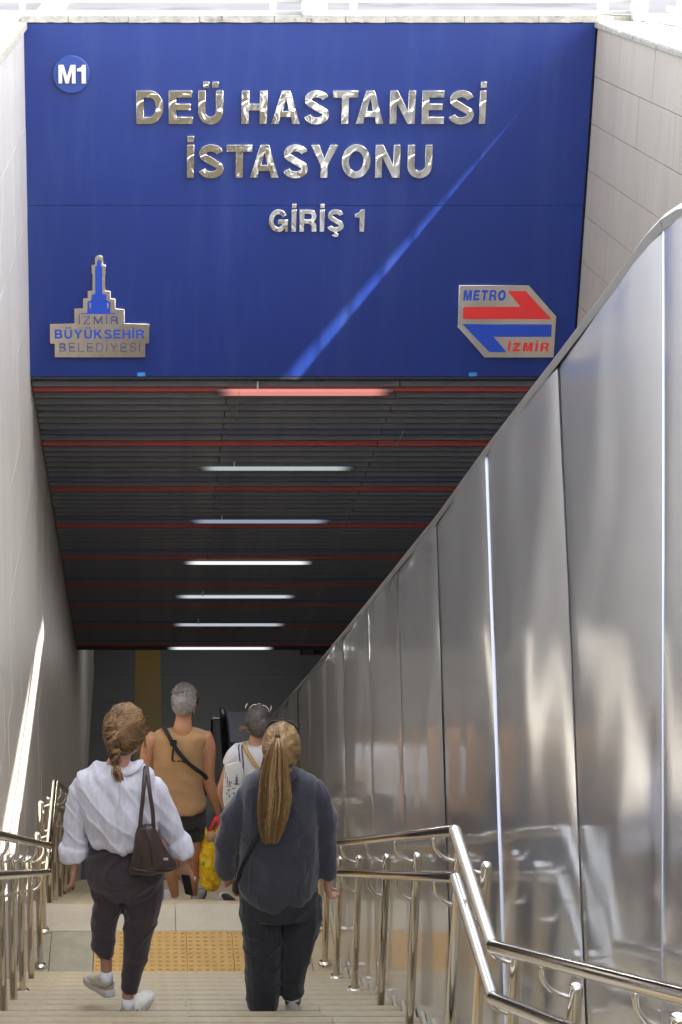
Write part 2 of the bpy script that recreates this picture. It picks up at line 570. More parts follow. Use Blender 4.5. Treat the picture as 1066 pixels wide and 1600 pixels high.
_sk = [(0.0, -0.16), (0.02, -0.02), (-0.02, 0.050), (-T*0.80, 0.052), (-T*1.02, 0.0), (-T*1.0, -0.16)]
skirtR = MB().prism(_sk, 'x', 1.262, 1.281).mesh('skirting', M_granite2)
def flight(name, y_top, z_top, n, grips=True, skirts=True):
    """y_top, z_top: first nosing under the upper level; n treads going down towards +Y"""
    root = tag(empty(name, (0.2, y_top, z_top)), kind='structure')
    for k in range(n):
        y = y_top + k*T; z = z_top - k*RS
        pair = treads[:2] if k % 2 else treads[2:]
        for me in pair:
            o = link('tread', me, root, (0, y, z))
            o.location.z += random.uniform(-0.0012, 0.0012)
        link('riser', riser, root, (0, y - 0.002, z))
        if grips:
            link('grip_strip', grip, root, (0, y, z))
        if skirts:
            link('skirting', skirtR, root, (0, y, z))
    return root
flight('upper_stair_flight', 5.215 - 15*T, UZ + 16*RS, 16)
flight('middle_stair_flight', 11.07 - 14*T, -6.695 + 14*RS, 15)
NC = 35
flight('lower_stair_flight', 12.228 + T, LZ - RS, NC-1, grips=False, skirts=False)
# ---- landings
def landing(name, y0, y1, z):
    root = tag(empty(name, (0.2, y0, z)), kind='structure')
    MB().box((XS[0], y0+0.01, z-0.12), (XS[3], y1-0.01, z-0.034)).build('bed', M_sub, root)
    def slab(x0, x1, a, b, m, nm='paving_slab', dz=0.0):
        MB().box((x0+0.002, a+0.002, z-0.03), (x1-0.002, b-0.002, z+dz)).build(nm, m, root, bevel=0.003)
    bl = y1 - 0.357
    for a, b in ((XS[0], 0.207), (0.207, XS[3])):
        slab(a, b, bl, y1+0.016, M_granite2, 'edge_slab', 0.001)
    ys = [bl - 0.62, bl, ]
    for a, b in ((XS[0], -0.635), (-0.635, -0.345)):
        slab(a, b, y0+0.02, bl, M_paver)
    for a, b in ((0.901, 1.10), (1.10, XS[3])):
        slab(a, b, y0+0.02, bl, M_granite)
    s = 0.3095
    dome = MB()
    def add_domes(mb, w, h):
        nx, ny = 6, max(1, round(6*h/w))
        for i in range(nx):
            for j in range(ny):
                cx = (i+0.5)*w/nx; cy = (j+0.5)*h/ny
                mb.tube([((cx, cy, 0.0), 0.014, 0.014), ((cx, cy, 0.003), 0.0125, 0.0125), ((cx, cy, 0.0052), 0.008, 0.008)], seg=8)
    tile = MB().box((0.0015, 0.0015, -0.03), (s-0.0015, s-0.0015, 0.0)).mesh('tactile_tile', M_tactile)
    bevel_mesh(tile, 0.002, 1)
    dmb = MB(); add_domes(dmb, s, s); dm = dmb.mesh('dome', M_dome, smooth=True)
    h3 = (bl - 2*s) - (y0+0.02)
    tile3 = MB().box((0.0015, 0.0015, -0.03), (s-0.0015, h3-0.0015, 0.0)).mesh('tactile_tile', M_tactile)
    dmb = MB(); add_domes(dmb, s, h3); dm3 = dmb.mesh('dome', M_dome, smooth=True)
    for i in range(4):
        for j in range(2):
            t = link('tactile_tile', tile, root, (-0.343+i*s, bl-(j+1)*s, z+random.uniform(0, 0.0012)))
            d = link('domes', dm, t, world_of(t)); tag(d, kind='stuff')
        if h3 > 0.03:
            t = link('tactile_tile', tile3, root, (-0.343+i*s, y0+0.02, z))
            d = link('domes', dm3, t, world_of(t)); tag(d, kind='stuff')
    MB().box((XS[0], y0-0.002, z+0.0), (XS[3], y0+0.018, z+RS-0.036)).build('riser', M_granite, root)
    MB().box((1.262, y0+0.02, z), (1.281, y1-0.01, z+0.07)).build('skirting', M_granite2, root)
landing('upper_landing', 5.215, 6.375, UZ)
landing('lower_landing', 11.07, 12.228, LZ)

# ---- hall below
HZ = LZ - NC*RS
HY0 = 12.228 + (NC-1)*T
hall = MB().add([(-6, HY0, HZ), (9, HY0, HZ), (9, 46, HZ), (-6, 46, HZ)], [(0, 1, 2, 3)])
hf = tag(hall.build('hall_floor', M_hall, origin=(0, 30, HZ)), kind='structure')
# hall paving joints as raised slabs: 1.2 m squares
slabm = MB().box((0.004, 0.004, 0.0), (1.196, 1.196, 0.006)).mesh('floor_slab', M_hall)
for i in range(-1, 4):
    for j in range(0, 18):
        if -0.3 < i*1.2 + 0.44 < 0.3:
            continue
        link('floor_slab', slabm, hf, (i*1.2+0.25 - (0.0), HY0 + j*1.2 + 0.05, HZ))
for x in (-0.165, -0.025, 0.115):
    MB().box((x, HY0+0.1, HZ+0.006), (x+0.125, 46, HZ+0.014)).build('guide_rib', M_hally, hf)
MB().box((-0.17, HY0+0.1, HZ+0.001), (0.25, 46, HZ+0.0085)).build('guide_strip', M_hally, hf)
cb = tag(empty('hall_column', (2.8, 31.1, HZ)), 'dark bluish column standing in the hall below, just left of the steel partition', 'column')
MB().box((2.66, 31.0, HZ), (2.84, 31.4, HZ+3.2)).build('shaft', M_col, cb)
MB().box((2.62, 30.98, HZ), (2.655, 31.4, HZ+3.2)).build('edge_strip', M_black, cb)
hw = tag(empty('hall_wall', (4, 33, HZ)), 'grey wall at the back of the hall, far below the steel partition', 'wall')
MB().box((2.85, 33, HZ), (9, 33.3, HZ+6)).build('wall_body', M_sub, hw)
MB().box((-6, 46, HZ), (9, 46.3, HZ+6)).build('end_wall', M_sub, hw)
# gate / escalator newel with black handrail beyond the man
bx = empty('escalator_newel', at(350, 1240, Y=25))
tag(bx, 'smoked glass escalator newel with black handrail, between the two farther people', 'escalator')
a0, a1 = at(349, 1119, Y=25), at(359, 1250, Y=25)
MB().tube(smooth_path([((a1.x+.02, 25.3, HZ+.05), .05, .05), ((a1.x, 25, a1.z), .055, .055), ((a0.x+.015, 25, a0.z-.25), .05, .05), ((a0.x, 25.02, a0.z), .045, .045), ((a0.x-.01, 25.2, a0.z+.01), .045, .045)]), 10).build('handrail', M_black, bx, smooth=True)
b0, b1 = at(333, 1125, Y=25.05), at(346, 1250, Y=25.05)
MB().box((b0.x, 25.05, b1.z), (b1.x, 25.10, b0.z)).build('glass_panel', M_glass, bx)
MB().box((b0.x-.03, 25.03, b1.z), (b0.x-.002, 25.12, b0.z+.01)).build('post', M_black, bx)
MB().box((b0.x, 25.04, b0.z), (b1.x-.002, 25.11, b0.z+.02)).build('top_trim', M_col, bx)
c0 = at(360, 1155, Y=27)
MB().box((c0.x, 26.9, HZ+.02), (c0.x+.9, 28, c0.z)).build('side_box', M_col, bx)

# ---- left wall: bed + joined tile cladding (each tile seen edge-on, a few pixels wide)
lw = tag(empty('left_retaining_wall', (LX-0.1, 9, -12)), 'tall pale stone-clad retaining wall on the left, crossed by a slit of sunlight', 'wall')
MB().box((LX-0.30, 0.4, -14), (LX-0.0045, 30, GZ)).build('wall_body', mat('pale grout', (0.70, 0.68, 0.64), 0.8), lw)
MB().box((LX-0.30, 0.4, GZ+0.001), (LX-0.022, SY+0.3, -1.075)).build('wall_head', M_joint, lw)
tm = MB()
rowh = 0.66; colw = 0.62
rng = random.Random(3)
for r in range(0, 20):
    z1 = -1.08 - r*rowh; z0 = z1 - rowh
    y = -0.2 + (0 if r % 2 else 0.31)
    while y < 30:
        x1 = LX - rng.uniform(0, 0.003)
        if z0 < nos(y+colw) - 0.9 and z1 < nos(y+colw)-0.5:
            y += colw; continue
        tm.box((LX-0.022, max(y, 0.4)+0.003, z0+0.003), (x1, y+colw-0.003, z1-0.003))
        y += colw
tag(tm.build('tile_cladding', M_concL, lw), kind='stuff')
lc = tag(empty('left_coping', (LX-0.1, 7, -1.07)), 'dull stone coping along the top of the left wall', 'coping')
y = 0.4
while y < SY+0.25:
    yy = min(y+1.1, SY+0.25)
    MB().box((LX-0.31, y+0.003, -1.072), (LX+0.022, yy-0.003, -1.02+rng.uniform(-.002, .002))).build('coping_stone', M_coping, lc, bevel=0.006)
    y += 1.1

# ---- right wall with individual cladding tiles
rw = tag(empty('right_retaining_wall', (RX+0.2, 9, -10)), 'pale beige tiled retaining wall behind the steel partition on the right', 'wall')
MB().box((RX+0.021, 0.4, -14), (RX+0.35, 30, GZ)).build('wall_body', M_joint, rw)
MB().box((RX+0.021, 0.4, GZ+0.001), (RX+0.34, SY+0.3, -1.063)).build('wall_head', M_joint, rw)
tw, th = 0.93, 0.3285
for r in range(0, 12):
    z1 = -1.062 - r*th if r else -1.062
    z0 = -1.062 - (r+1)*th
    y = SY - 0.02 - (0.40 if r % 2 else 0.72)
    y1 = SY - 0.02
    while y1 > 6.0 and not (r > 7 and y1 < 11):
        x = RX - rng.uniform(0, 0.002)
        t = MB().box((x, y+0.0022, z0+0.0022), (RX+0.02, y1-0.0022, z1-0.0022)).build('tile', M_concR, rw)
        y1 = y; y -= tw
tm = MB().box((RX, 0.4, -14), (RX+0.02, 5.3, -1.062)).box((RX, 5.3, -14), (RX+0.02, SY-0.02, -1.062-12*th))
tm.build('lower_cladding', M_concR, rw)
rc = tag(empty('right_coping', (RX+0.2, 7, -1.06)), 'broad sunlit white stone coping on top of the right wall', 'coping')
y = SY+0.25
while y > 0.4:
    y0 = max(y-1.0, 0.4)
    MB().box((RX-0.022, y0+0.003, -1.060), (RX+0.62, y-0.003, -1.02+rng.uniform(-.003, .003))).build('coping_stone', M_coping if y > SY-0.2 else M_coping, rc, bevel=0.008)
    y -= 1.0
MB().box((RX+0.352, 0.4, GZ), (RX+0.60, SY+0.2, -1.062)).build('kerb_body', M_sub, rc)

# ---- tunnel body: slab above the slatted ceiling
CS = 0.658
def cz(Y): return -3.591 - CS*(Y-14.208)
slab = MB().prism([(SY+0.14, GZ-0.02), (46, GZ-0.02), (46, -8.99), (22.9, -8.99), (14.45, cz(14.45)+0.35), (SY+0.14, -3.2)], 'x', LX-0.3, RX+0.4)
tag(slab.build('tunnel_roof', M_sub), kind='structure')
MB_ = MB().box((-6.2, HY0, HZ-0.3), (-6, 46, -8.9)).box((9, HY0, HZ-0.3), (9.2, 46, -8.9)).box((-6, HY0+2.2, HZ), (LX-0.31, HY0+2.5, -8.9)).box((RX+0.36, HY0+2.2, HZ), (9, HY0+2.5, -8.9)).box((-6, 22.5, -8.99), (LX-0.31, 46, -8.7)).box((RX+0.41, 22.5, -8.99), (9, 46, -8.7))
tag(MB_.build('hall_shell', M_sub), kind='structure')

# ---- slatted ceiling
sc_ = tag(empty('slatted_ceiling', (1.1, 18.4, -6.5)), 'sloping tunnel ceiling of dark slats with thin red slats between', 'ceiling')
yred = [14.455, 15.611, 16.733, 17.789, 18.82, 19.84, 20.68, 21.62, 22.5]
ys, cols = [], []
ys.append(14.355); cols.append('g')
for i in range(len(yred)-1):
    nseg = 9
    for k in range(nseg):
        ys.append(yred[i] + (yred[i+1]-yred[i])*k/nseg)
        cols.append('r' if k == 0 else 'b' if k == 7 else 'g')
ys.append(yred[-1]); cols.append('r')
nrm = Vector((0, -CS, -1)).normalized()         # faces down and towards the camera
tdir = Vector((0, 1, -CS)).normalized()
slat_cache = {}
def slat_mesh(c, pitch, x0, x1):
    key = (c, round(pitch, 3), x0, x1)
    if key not in slat_cache:
        m = MB()
        hh = pitch*0.5
        # box bar, slightly tilted so that its lower edge throws a dark line
        tilt = Matrix.Rotation(R_(14), 3, 'X')
        t = tilt @ tdir; n = tilt @ nrm
        a = -t*hh*0.80; b = t*hh*0.80
        th_ = 0.045
        vs = []
        for x in (x0, x1):
            for q in (a, b, b - n*th_, a - n*th_):
                vs.append(Vector((x, 0, 0)) + q)
        m.add(vs, [(0,1,2,3), (7,6,5,4), (0,4,5,1), (1,5,6,2), (2,6,7,3), (3,7,4,0)])
        me = m.mesh('slat', {'r': M_red, 'g': M_slat, 'b': M_slatb}[c])
        bevel_mesh(me, 0.003, 1)
        slat_cache[key] = me
    return slat_cache[key]
for i, (y, c) in enumerate(zip(ys, cols)):
    pitch = ((ys[i+1] - y) if i+1 < len(ys) else 0.11) * math.sqrt(1+CS*CS)
    pitch = round(pitch, 2)
    xj = 0.62 if i % 2 else 1.9
    for (a, b) in ((LX+0.004, xj-0.0025), (xj+0.0025, RX-0.004)):
        o = link('slat', slat_mesh(c, pitch, a, b), sc_, Vector((0, y, cz(y))) + Vector((0, 0, random.uniform(-0.002, 0.002))))
bk = MB()
bk.add([(LX, 14.24, cz(14.24)+0.12), (RX, 14.24, cz(14.24)+0.12), (RX, 22.75, cz(22.75)+0.12), (LX, 22.75, cz(22.75)+0.12)], [(0, 1, 2, 3)])
bk.build('backing_sheet', M_dark, sc_)
MB().box((LX+0.003, 22.62, cz(22.62)-0.03), (RX-0.003, 22.72, cz(22.62)+0.12)).build('end_trim', M_frame, sc_)

for (x, y0_, y1_) in ((0.70, 14.3, 14.9), (2.05, 15.1, 15.5)):
    MB().tube([((x, y0_+(y1_-y0_)*k/6, cz(y0_+(y1_-y0_)*k/6)-0.055-0.01*math.sin(k)), .003, .003) for k in range(7)], 6).build('loose_wire', M_coping, sc_, smooth=True)
# lamps in the ceiling, plus a glowing strip as the first red slat's highlight
def lamp_mat(name, col, s):
    m = mat(name, (0.7, 0.7, 0.7), 0.4)
    nt = m.node_tree
    b = nt.nodes['Principled BSDF']
    tc = nt.nodes['Texture Coordinate']
    sp = nt.nodes.new('ShaderNodeSeparateXYZ')
    nt.links.new(tc.outputs['Object'], sp.inputs[0])
    ab = nt.nodes.new('ShaderNodeMath'); ab.operation = 'ABSOLUTE'
    nt.links.new(sp.outputs['X'], ab.inputs[0])
    mr = nt.nodes.new('ShaderNodeMapRange')
    mr.interpolation_type = 'SMOOTHSTEP'
    mr.inputs['From Min'].default_value = 0.50
    mr.inputs['From Max'].default_value = 0.66
    mr.inputs['To Min'].default_value = s
    mr.inputs['To Max'].default_value = 0.0
    nt.links.new(ab.outputs[0], mr.inputs[0])
    nt.links.new(mr.outputs[0], b.inputs['Emission Strength'])
    b.inputs['Emission Color'].default_value = (*col, 1)
    b.inputs['Base Color'].default_value = (0.06, 0.06, 0.065, 1)
    return m
def lamp_y(py):
    # ceiling plane hit
    b = -(py-CYP)/FPX
    d = Vector((0, b*math.sin(_p)+math.cos(_p), b*math.cos(_p)-math.sin(_p)))
    k = (-3.591+CS*14.208)/(d.z+CS*d.y)
    return d.y*k
LAMPS = [(613.5, 1.196, (1, 0.34, 0.28), 0.115, 'pinkish red glowing strip added as the highlight on the first red slat, nearest the blue sign'),  # no fixture: added glow standing in for light falling on the red slat
         (728, 1.11, (0.75, 0.85, 0.85), 0.085, 'dim greenish strip light, second in the ceiling from the blue sign'),
         (811, 1.07, (0.65, 0.78, 1.0), 0.060, 'bluish strip light, third in the ceiling from the blue sign'),
         (876, 1.04, (1, 1, 0.97), 0.16, 'bright white strip light, fourth in the ceiling from the blue sign'),
         (929, 0.98, (0.86, 0.95, 1.0), 0.10, 'pale strip light, third from the far end of the ceiling'),
         (973, 0.97, (0.78, 0.88, 1.0), 0.085, 'pale blue strip light, last but one at the far end of the ceiling'),
         (1010, 0.92, (0.92, 0.98, 1.0), 0.15, 'white strip light at the very far end of the ceiling')]
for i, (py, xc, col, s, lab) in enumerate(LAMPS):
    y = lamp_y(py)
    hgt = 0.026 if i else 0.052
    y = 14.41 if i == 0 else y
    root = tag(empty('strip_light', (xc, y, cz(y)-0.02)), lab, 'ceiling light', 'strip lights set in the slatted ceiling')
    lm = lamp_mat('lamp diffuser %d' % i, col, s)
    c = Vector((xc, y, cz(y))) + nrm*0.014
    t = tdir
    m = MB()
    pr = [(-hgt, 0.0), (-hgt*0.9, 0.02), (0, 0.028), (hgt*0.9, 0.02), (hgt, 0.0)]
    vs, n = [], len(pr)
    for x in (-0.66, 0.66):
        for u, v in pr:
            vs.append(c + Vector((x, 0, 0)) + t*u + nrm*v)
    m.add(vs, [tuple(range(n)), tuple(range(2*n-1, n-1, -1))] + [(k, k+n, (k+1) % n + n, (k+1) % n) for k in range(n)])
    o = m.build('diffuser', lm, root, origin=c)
    ld = bpy.data.lights.new('strip', 'AREA'); ld.shape = 'RECTANGLE'; ld.size = 1.2; ld.size_y = 0.05; ld.energy = 1.0 if i else 0.1; ld.color = (1, 0.97, 0.92) if i else (1, .5, .4)  # the first one only adds faint pink light to the slat glow
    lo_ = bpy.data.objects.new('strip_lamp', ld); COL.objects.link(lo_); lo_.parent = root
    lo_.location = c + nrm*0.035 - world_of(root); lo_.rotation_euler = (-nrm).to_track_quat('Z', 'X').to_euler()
    if i in (0, 1, 2, 4, 5):
        h = MB().box((xc-0.36-0.006, y-0.02-0.12, cz(y)-0.03+0.065), (xc-0.36+0.006, y-0.02-0.10, cz(y)-0.03+0.13))
        h.build('hanger', M_white, root)

for q, (hx, hy) in enumerate(((1.0, 25.5), (1.0, 31.0))):
    hl = tag(empty('hall_lamp', (hx, hy, -9.05)), 'strip light in the ceiling of the lower hall, %s' % ('nearer the stairs' if q == 0 else 'farther from the stairs'), 'ceiling light')
    MB().box((hx-0.6, hy-0.06, -9.06), (hx+0.6, hy+0.06, -9.01)).build('diffuser', mat('hall diffuser %d' % q, (.7, .7, .7), .4, emit=(1, .97, .92), emit_s=1.2), hl)
    ld = bpy.data.lights.new('strip', 'AREA'); ld.shape = 'RECTANGLE'; ld.size = 1.2; ld.size_y = 0.1; ld.energy = 5
    lo_ = bpy.data.objects.new('strip_lamp', ld); COL.objects.link(lo_); lo_.parent = hl; lo_.location = (0, 0, -0.03)
# ---- steel partition of leaning, slightly dished panels
ZT = [(-2, -0.69), (3.6, -0.69), (4.2, -0.70), (4.5, -0.725), (4.72, -0.772), (4.83, -0.806), (4.94, -0.854), (5.04, -0.905), (5.14, -0.962), (5.28, -1.044),
      (5.37, -1.094), (6.016, -1.455), (7.165, -2.087), (8.266, -2.715), (9.497, -3.385), (10.716, -4.05), (12.012, -4.755), (13.121, -5.355), (14.524, -6.115), (18.002, -7.97), (24, -11.2)]
def zt(Y):
    return float(np.interp(Y, [a for a, b in ZT], [b for a, b in ZT]))
sp = tag(empty('steel_partition', (SX+0.05, 8, -8)), 'long brushed stainless steel partition between the stairs and the escalator', 'partition')
seams = [0.1, 1.3, 2.5, 3.7, 4.88, 6.01, 7.165, 8.295, 9.493, 10.694, 11.989, 13.098, 14.25, 15.4, 16.6, 17.8, 19.0]
leans = [0, 0, 0, 0.12, 0.32, 0.56, 0.56, 0.57, 0.57, 0.57, 0.55, 0.5, 0.5, 0.5, 0.5, 0.5, 0.5]
def bottom(Y, ln):
    z = zt(Y)
    for k in range(400):
        zz = z - k*0.02; yy = Y - ln*k*0.02
        if zz < nos(max(yy, 0.2)) - 0.30 and zz < nos(max(yy, 0.2)+0.4) - 0.05:
            return yy, zz
    return yy, zz
NU, NV = 18, 60
for i in range(len(seams)-1):
    y0, y1 = seams[i]+0.0016, seams[i+1]-0.0016
    b0 = bottom(seams[i], leans[i]); b1 = bottom(seams[i+1], leans[i+1])
    rp = random.Random(i*13+5)
    A = rp.uniform(0.0035, 0.008); A2 = rp.uniform(-0.004, 0.004); tl = rp.uniform(-0.008, 0.008)
    vs, fs = [], []
    for u in range(NU+1):
        uu = u/NU
        yt = y0+(y1-y0)*uu; ztp = zt(yt)-0.012
        yb = b0[0]+0.0016+(b1[0]-b0[0]-0.0032)*uu; zb = b0[1]+(b1[1]-b0[1])*uu
        for v in range(NV+1):
            vv = v/NV
            yy = yt+(yb-yt)*vv; zz = ztp+(zb-ztp)*vv
            env = math.sin(math.pi*uu)
            bul = A*env + A2*math.sin(2*math.pi*uu) + tl*(uu-0.5)
            bul += 0.0048*noise.noise(Vector((yy*1.6, zz*0.8, i*7.3)))*(0.35+env)
            bul += 0.0022*noise.noise(Vector((yy*3.6, zz*1.9, i*3.1)))*(0.4+env)
            lip = 0.004*(math.exp(-uu*40)+math.exp(-(1-uu)*40))
            vs.append((SX - bul + lip*0.6, yy, zz))
    for u in range(NU):
        for v in range(NV):
            a = u*(NV+1)+v
            fs.append((a, a+1, a+NV+2, a+NV+1))
    MB().add(vs, fs).build('panel', M_steel, sp, smooth=True)
    # bright folded joint
    yt, ztp = seams[i], zt(seams[i])-0.01
    if i in (4, 6):
        wv = 0.0028 if i == 4 else 0.0016
        dn = Vector((0, b0[0]-yt, b0[1]-ztp)); dn.normalize()
        sd = Vector((0, dn.z, -dn.y))
        pts = []
        for q in (-1, 1):
            pts.append(sd*wv*q)
        vs = []
        for k in range(13):
            c = Vector((SX, yt, ztp)).lerp(Vector((SX, b0[0], b0[1])), k/12)
            for q, dx in ((-1.0, 0.012), (-0.8, -0.003), (0.8, -0.003), (1.0, 0.012)):
                vs.append(c + sd*wv*q + Vector((dx, 0, 0)))
        fs = []
        for k in range(12):
            for q in range(3):
                a = k*4+q
                fs.append((a, a+1, a+5, a+4))
        MB().add(vs, fs).build('joint_strip', M_strip if i in (4, 6) else M_strip2, sp)
m_ = MB()
for i in range(1, len(seams)-1):
    if i not in (4, 6):
        b0 = bottom(seams[i], leans[i]); y_, z_ = seams[i], zt(seams[i])-0.012
        m_ = MB().add([(SX+0.004, y_-0.008, z_), (SX+0.004, y_+0.008, z_), (SX+0.004, b0[0]+0.008, b0[1]), (SX+0.004, b0[0]-0.008, b0[1])], [(0, 1, 2, 3)])
        m_.build('joint_backing', M_steel, sp)
# back sheet and cap
vs, fs = [], []
yy_ = [-1.9 + 0.25*k for k in range(104)]
yy_ = [y for y in yy_ if 0.1 <= y <= 19] + [4.8, 5.0, 5.1]
yy_.sort()
n = len(yy_)
m = MB()
for k in range(n-1):
    a, b = yy_[k], yy_[k+1]
    m.add([(SX+0.10, a, zt(a)-0.01), (SX+0.10, b, zt(b)-0.01), (SX+0.10, b, -14), (SX+0.10, a, -14)], [(0, 1, 2, 3)])
m.build('back_sheet', M_backmetal, sp)
segs = [0.1, 2.0, 3.7, 4.88, 6.6, 8.4, 9.49, 10.7, 12.0, 13.2, 14.4, 16, 17.5, 19]
for k in range(len(segs)-1):
    a, b = segs[k]+0.002, segs[k+1]-0.002
    N = max(2, int((b-a)/0.12))
    vs, fs = [], []
    prof = [(-0.004, -0.028), (-0.008, 0.0), (0.002, 0.014), (0.10, 0.014), (0.110, 0.0), (0.108, -0.028)]
    for j in range(N+1):
        y = a+(b-a)*j/N
        dzdy = (zt(y+.05)-zt(y-.05))/.1
        nn = Vector((0, -dzdy, 1)).normalized()
        for px_, h in prof:
            vs.append(Vector((SX+px_, y, zt(y))) + nn*h)
    for j in range(N):
        for q in range(5):
            c = j*6+q
            fs.append((c, c+1, c+7, c+6))
    MB().add(vs, fs).build('top_cap', M_cap, sp)

# escalator side behind the partition (closed deck)
ed = MB().prism([(0.4, -1.6), (4.6, -1.62), (22.5, -11.45), (22.5, -12.4), (0.4, -2.6)], 'x', SX+0.14, RX-0.002)
tag(ed.build('escalator_deck', M_backmetal), kind='structure')

# ---- handrails
def rail_z(Y):
    if Y < 5.43: return -3.19 + 0.53*(5.43-Y)
    if Y < 6.21: return -3.19
    if Y < 11.08: return -3.19 - (5.80-3.19)/(11.08-6.21)*(Y-6.21)
    if Y < 11.97: return -5.80
    return -5.80 - RS/T*(Y-11.97)
RC = [0.6, 5.43, 6.21, 11.08, 11.97, 17.5]
def handrail(name, label, xr, xp, sgn, postys):
    root = tag(empty(name, (xp, 8, -8)), label, 'handrail', 'stair handrails')
    for nm, dz, dx in (('upper_rail', 0, 0), ('lower_rail', -0.185, 0.012*sgn)):
        m = MB()
        pts = []
        for j, y in enumerate(RC):
            pts.append(Vector((xr+dx, y, rail_z(y)+dz)))
        # mitred tube with short transition at the corners
        path = [(pts[0], .021, .021)]
        for j in range(1, len(pts)-1):
            a = (pts[j-1]-pts[j]).normalized(); b = (pts[j+1]-pts[j]).normalized()
            for t_ in (0.030, 0.012):
                path.append((pts[j]+a*t_, .021, .021))
            path.append((pts[j], .0215, .0215))
            for t_ in (0.012, 0.030):
                path.append((pts[j]+b*t_, .021, .021))
        path.append((pts[-1], .021, .021))
        m.tube(path, 20)
        m.build(nm, M_chrome, root, smooth='angle')
    for y in postys:
        zr = rail_z(y)
        zb = None
        # base: tread under the post
        if 11.07 < y < 12.228: zb = LZ
        elif 5.215 < y < 6.375: zb = UZ
        elif y >= 12.228: zb = LZ - RS*(int((y-12.228)/T)+1)
        elif y <= 5.215: zb = UZ + RS + RS*int((5.215-y)/T)
        else: zb = -6.695 + RS*int((11.07-y)/T)
        lean = 0.0
        top = zr - 0.075
        m = MB()
        m.tube([((xp, y, zb), .020, .020), ((xp, y, top-0.02), .020, .020), ((xp, y, top-0.010), .019, .019), ((xp, y, top-0.003), .013, .013), ((xp, y, top), .004, .004)], 16)
        p = m.build('post', M_chrome, root, origin=(xp, y, zb), smooth='angle')
        m = MB()
        m.tube([((xp, y, zb+0.001), .045, .045), ((xp, y, zb+0.012), .044, .044), ((xp, y, zb+0.026), .036, .036), ((xp, y, zb+0.032), .022, .022)], 18)
        m.build('base_flange', M_chrome, p, smooth='angle')
        for dz, dx in ((0, 0), (-0.185, 0.012*sgn)):
            zz = rail_z(y)+dz
            pts = []
            for k in range(7):
                t_ = k/6*math.pi/2
                pts.append(((xr+dx + (xp-xr-dx)*(1-math.cos(t_)), y, zz-0.035-0.085*math.sin(t_)), .0075, .0075))
            pts.insert(0, ((xr+dx, y, zz-0.012), .0075, .0075))
            MB().tube(pts, 8, up=Vector((0, 1, 0))).build('bracket', M_chrome, p, smooth=True)
    return root
PR = [2.0, 2.9, 3.81, 4.74, 5.53, 6.12, 6.66, 7.69, 8.66, 9.77, 10.72, 11.44, 11.90, 12.9, 13.9, 14.9, 15.9, 16.9]
handrail('handrail', 'polished double handrail on posts beside the steel partition, bending at the landings', 1.08, 1.18, 1, PR)
PL = [2.0, 2.9, 3.81, 4.74, 5.53, 6.12, 6.80, 7.69, 8.40, 9.05, 9.75, 10.50, 11.41, 11.86, 12.7, 13.5, 14.3, 15.1, 15.9, 16.7]
handrail('handrail', 'polished double handrail on posts along the left wall, partly sunlit', -0.60, -0.69, -1, PL)

# ---- station sign
SGX0, SGX1 = at(34, 300, Y=SY).x, RX-0.012
zs0, zs1, zsm = at(500, 588.5, Y=SY).z, at(500, 36.5, Y=SY).z, at(500, 321, Y=SY).z
sign = tag(empty('station_sign', ((SGX0+SGX1)/2, SY+0.03, zs0)), 'big blue metro station sign spanning the stairwell, with mirror letters', 'sign')
MB().box((SGX0, SY, zsm+0.001), (SGX1, SY+0.05, zs1)).build('board', M_blue, sign, bevel=0.002)
MB().box((SGX0+0.006, SY+0.001, zs0), (SGX1, SY+0.05, zsm-0.001)).build('board', M_blue, sign, bevel=0.002)
MB().box((LX-0.02, SY+0.052, zs0-0.02), (SGX1+0.03, SY+0.13, zs1+0.01)).build('frame', M_frame, sign)
MB().box((LX+0.005, SY+0.002, zs0-0.022), (SGX1, SY+0.04, zs0-0.003)).build('bottom_trim', M_frame, sign)
for px_ in (222, 740):
    a = at(px_-7, 582, Y=SY); b = at(px_+5, 588, Y=SY)
    MB().box((a.x, SY-0.002, b.z), (b.x, SY-0.0005, a.z)).build('tape_scrap', M_tape, sign)

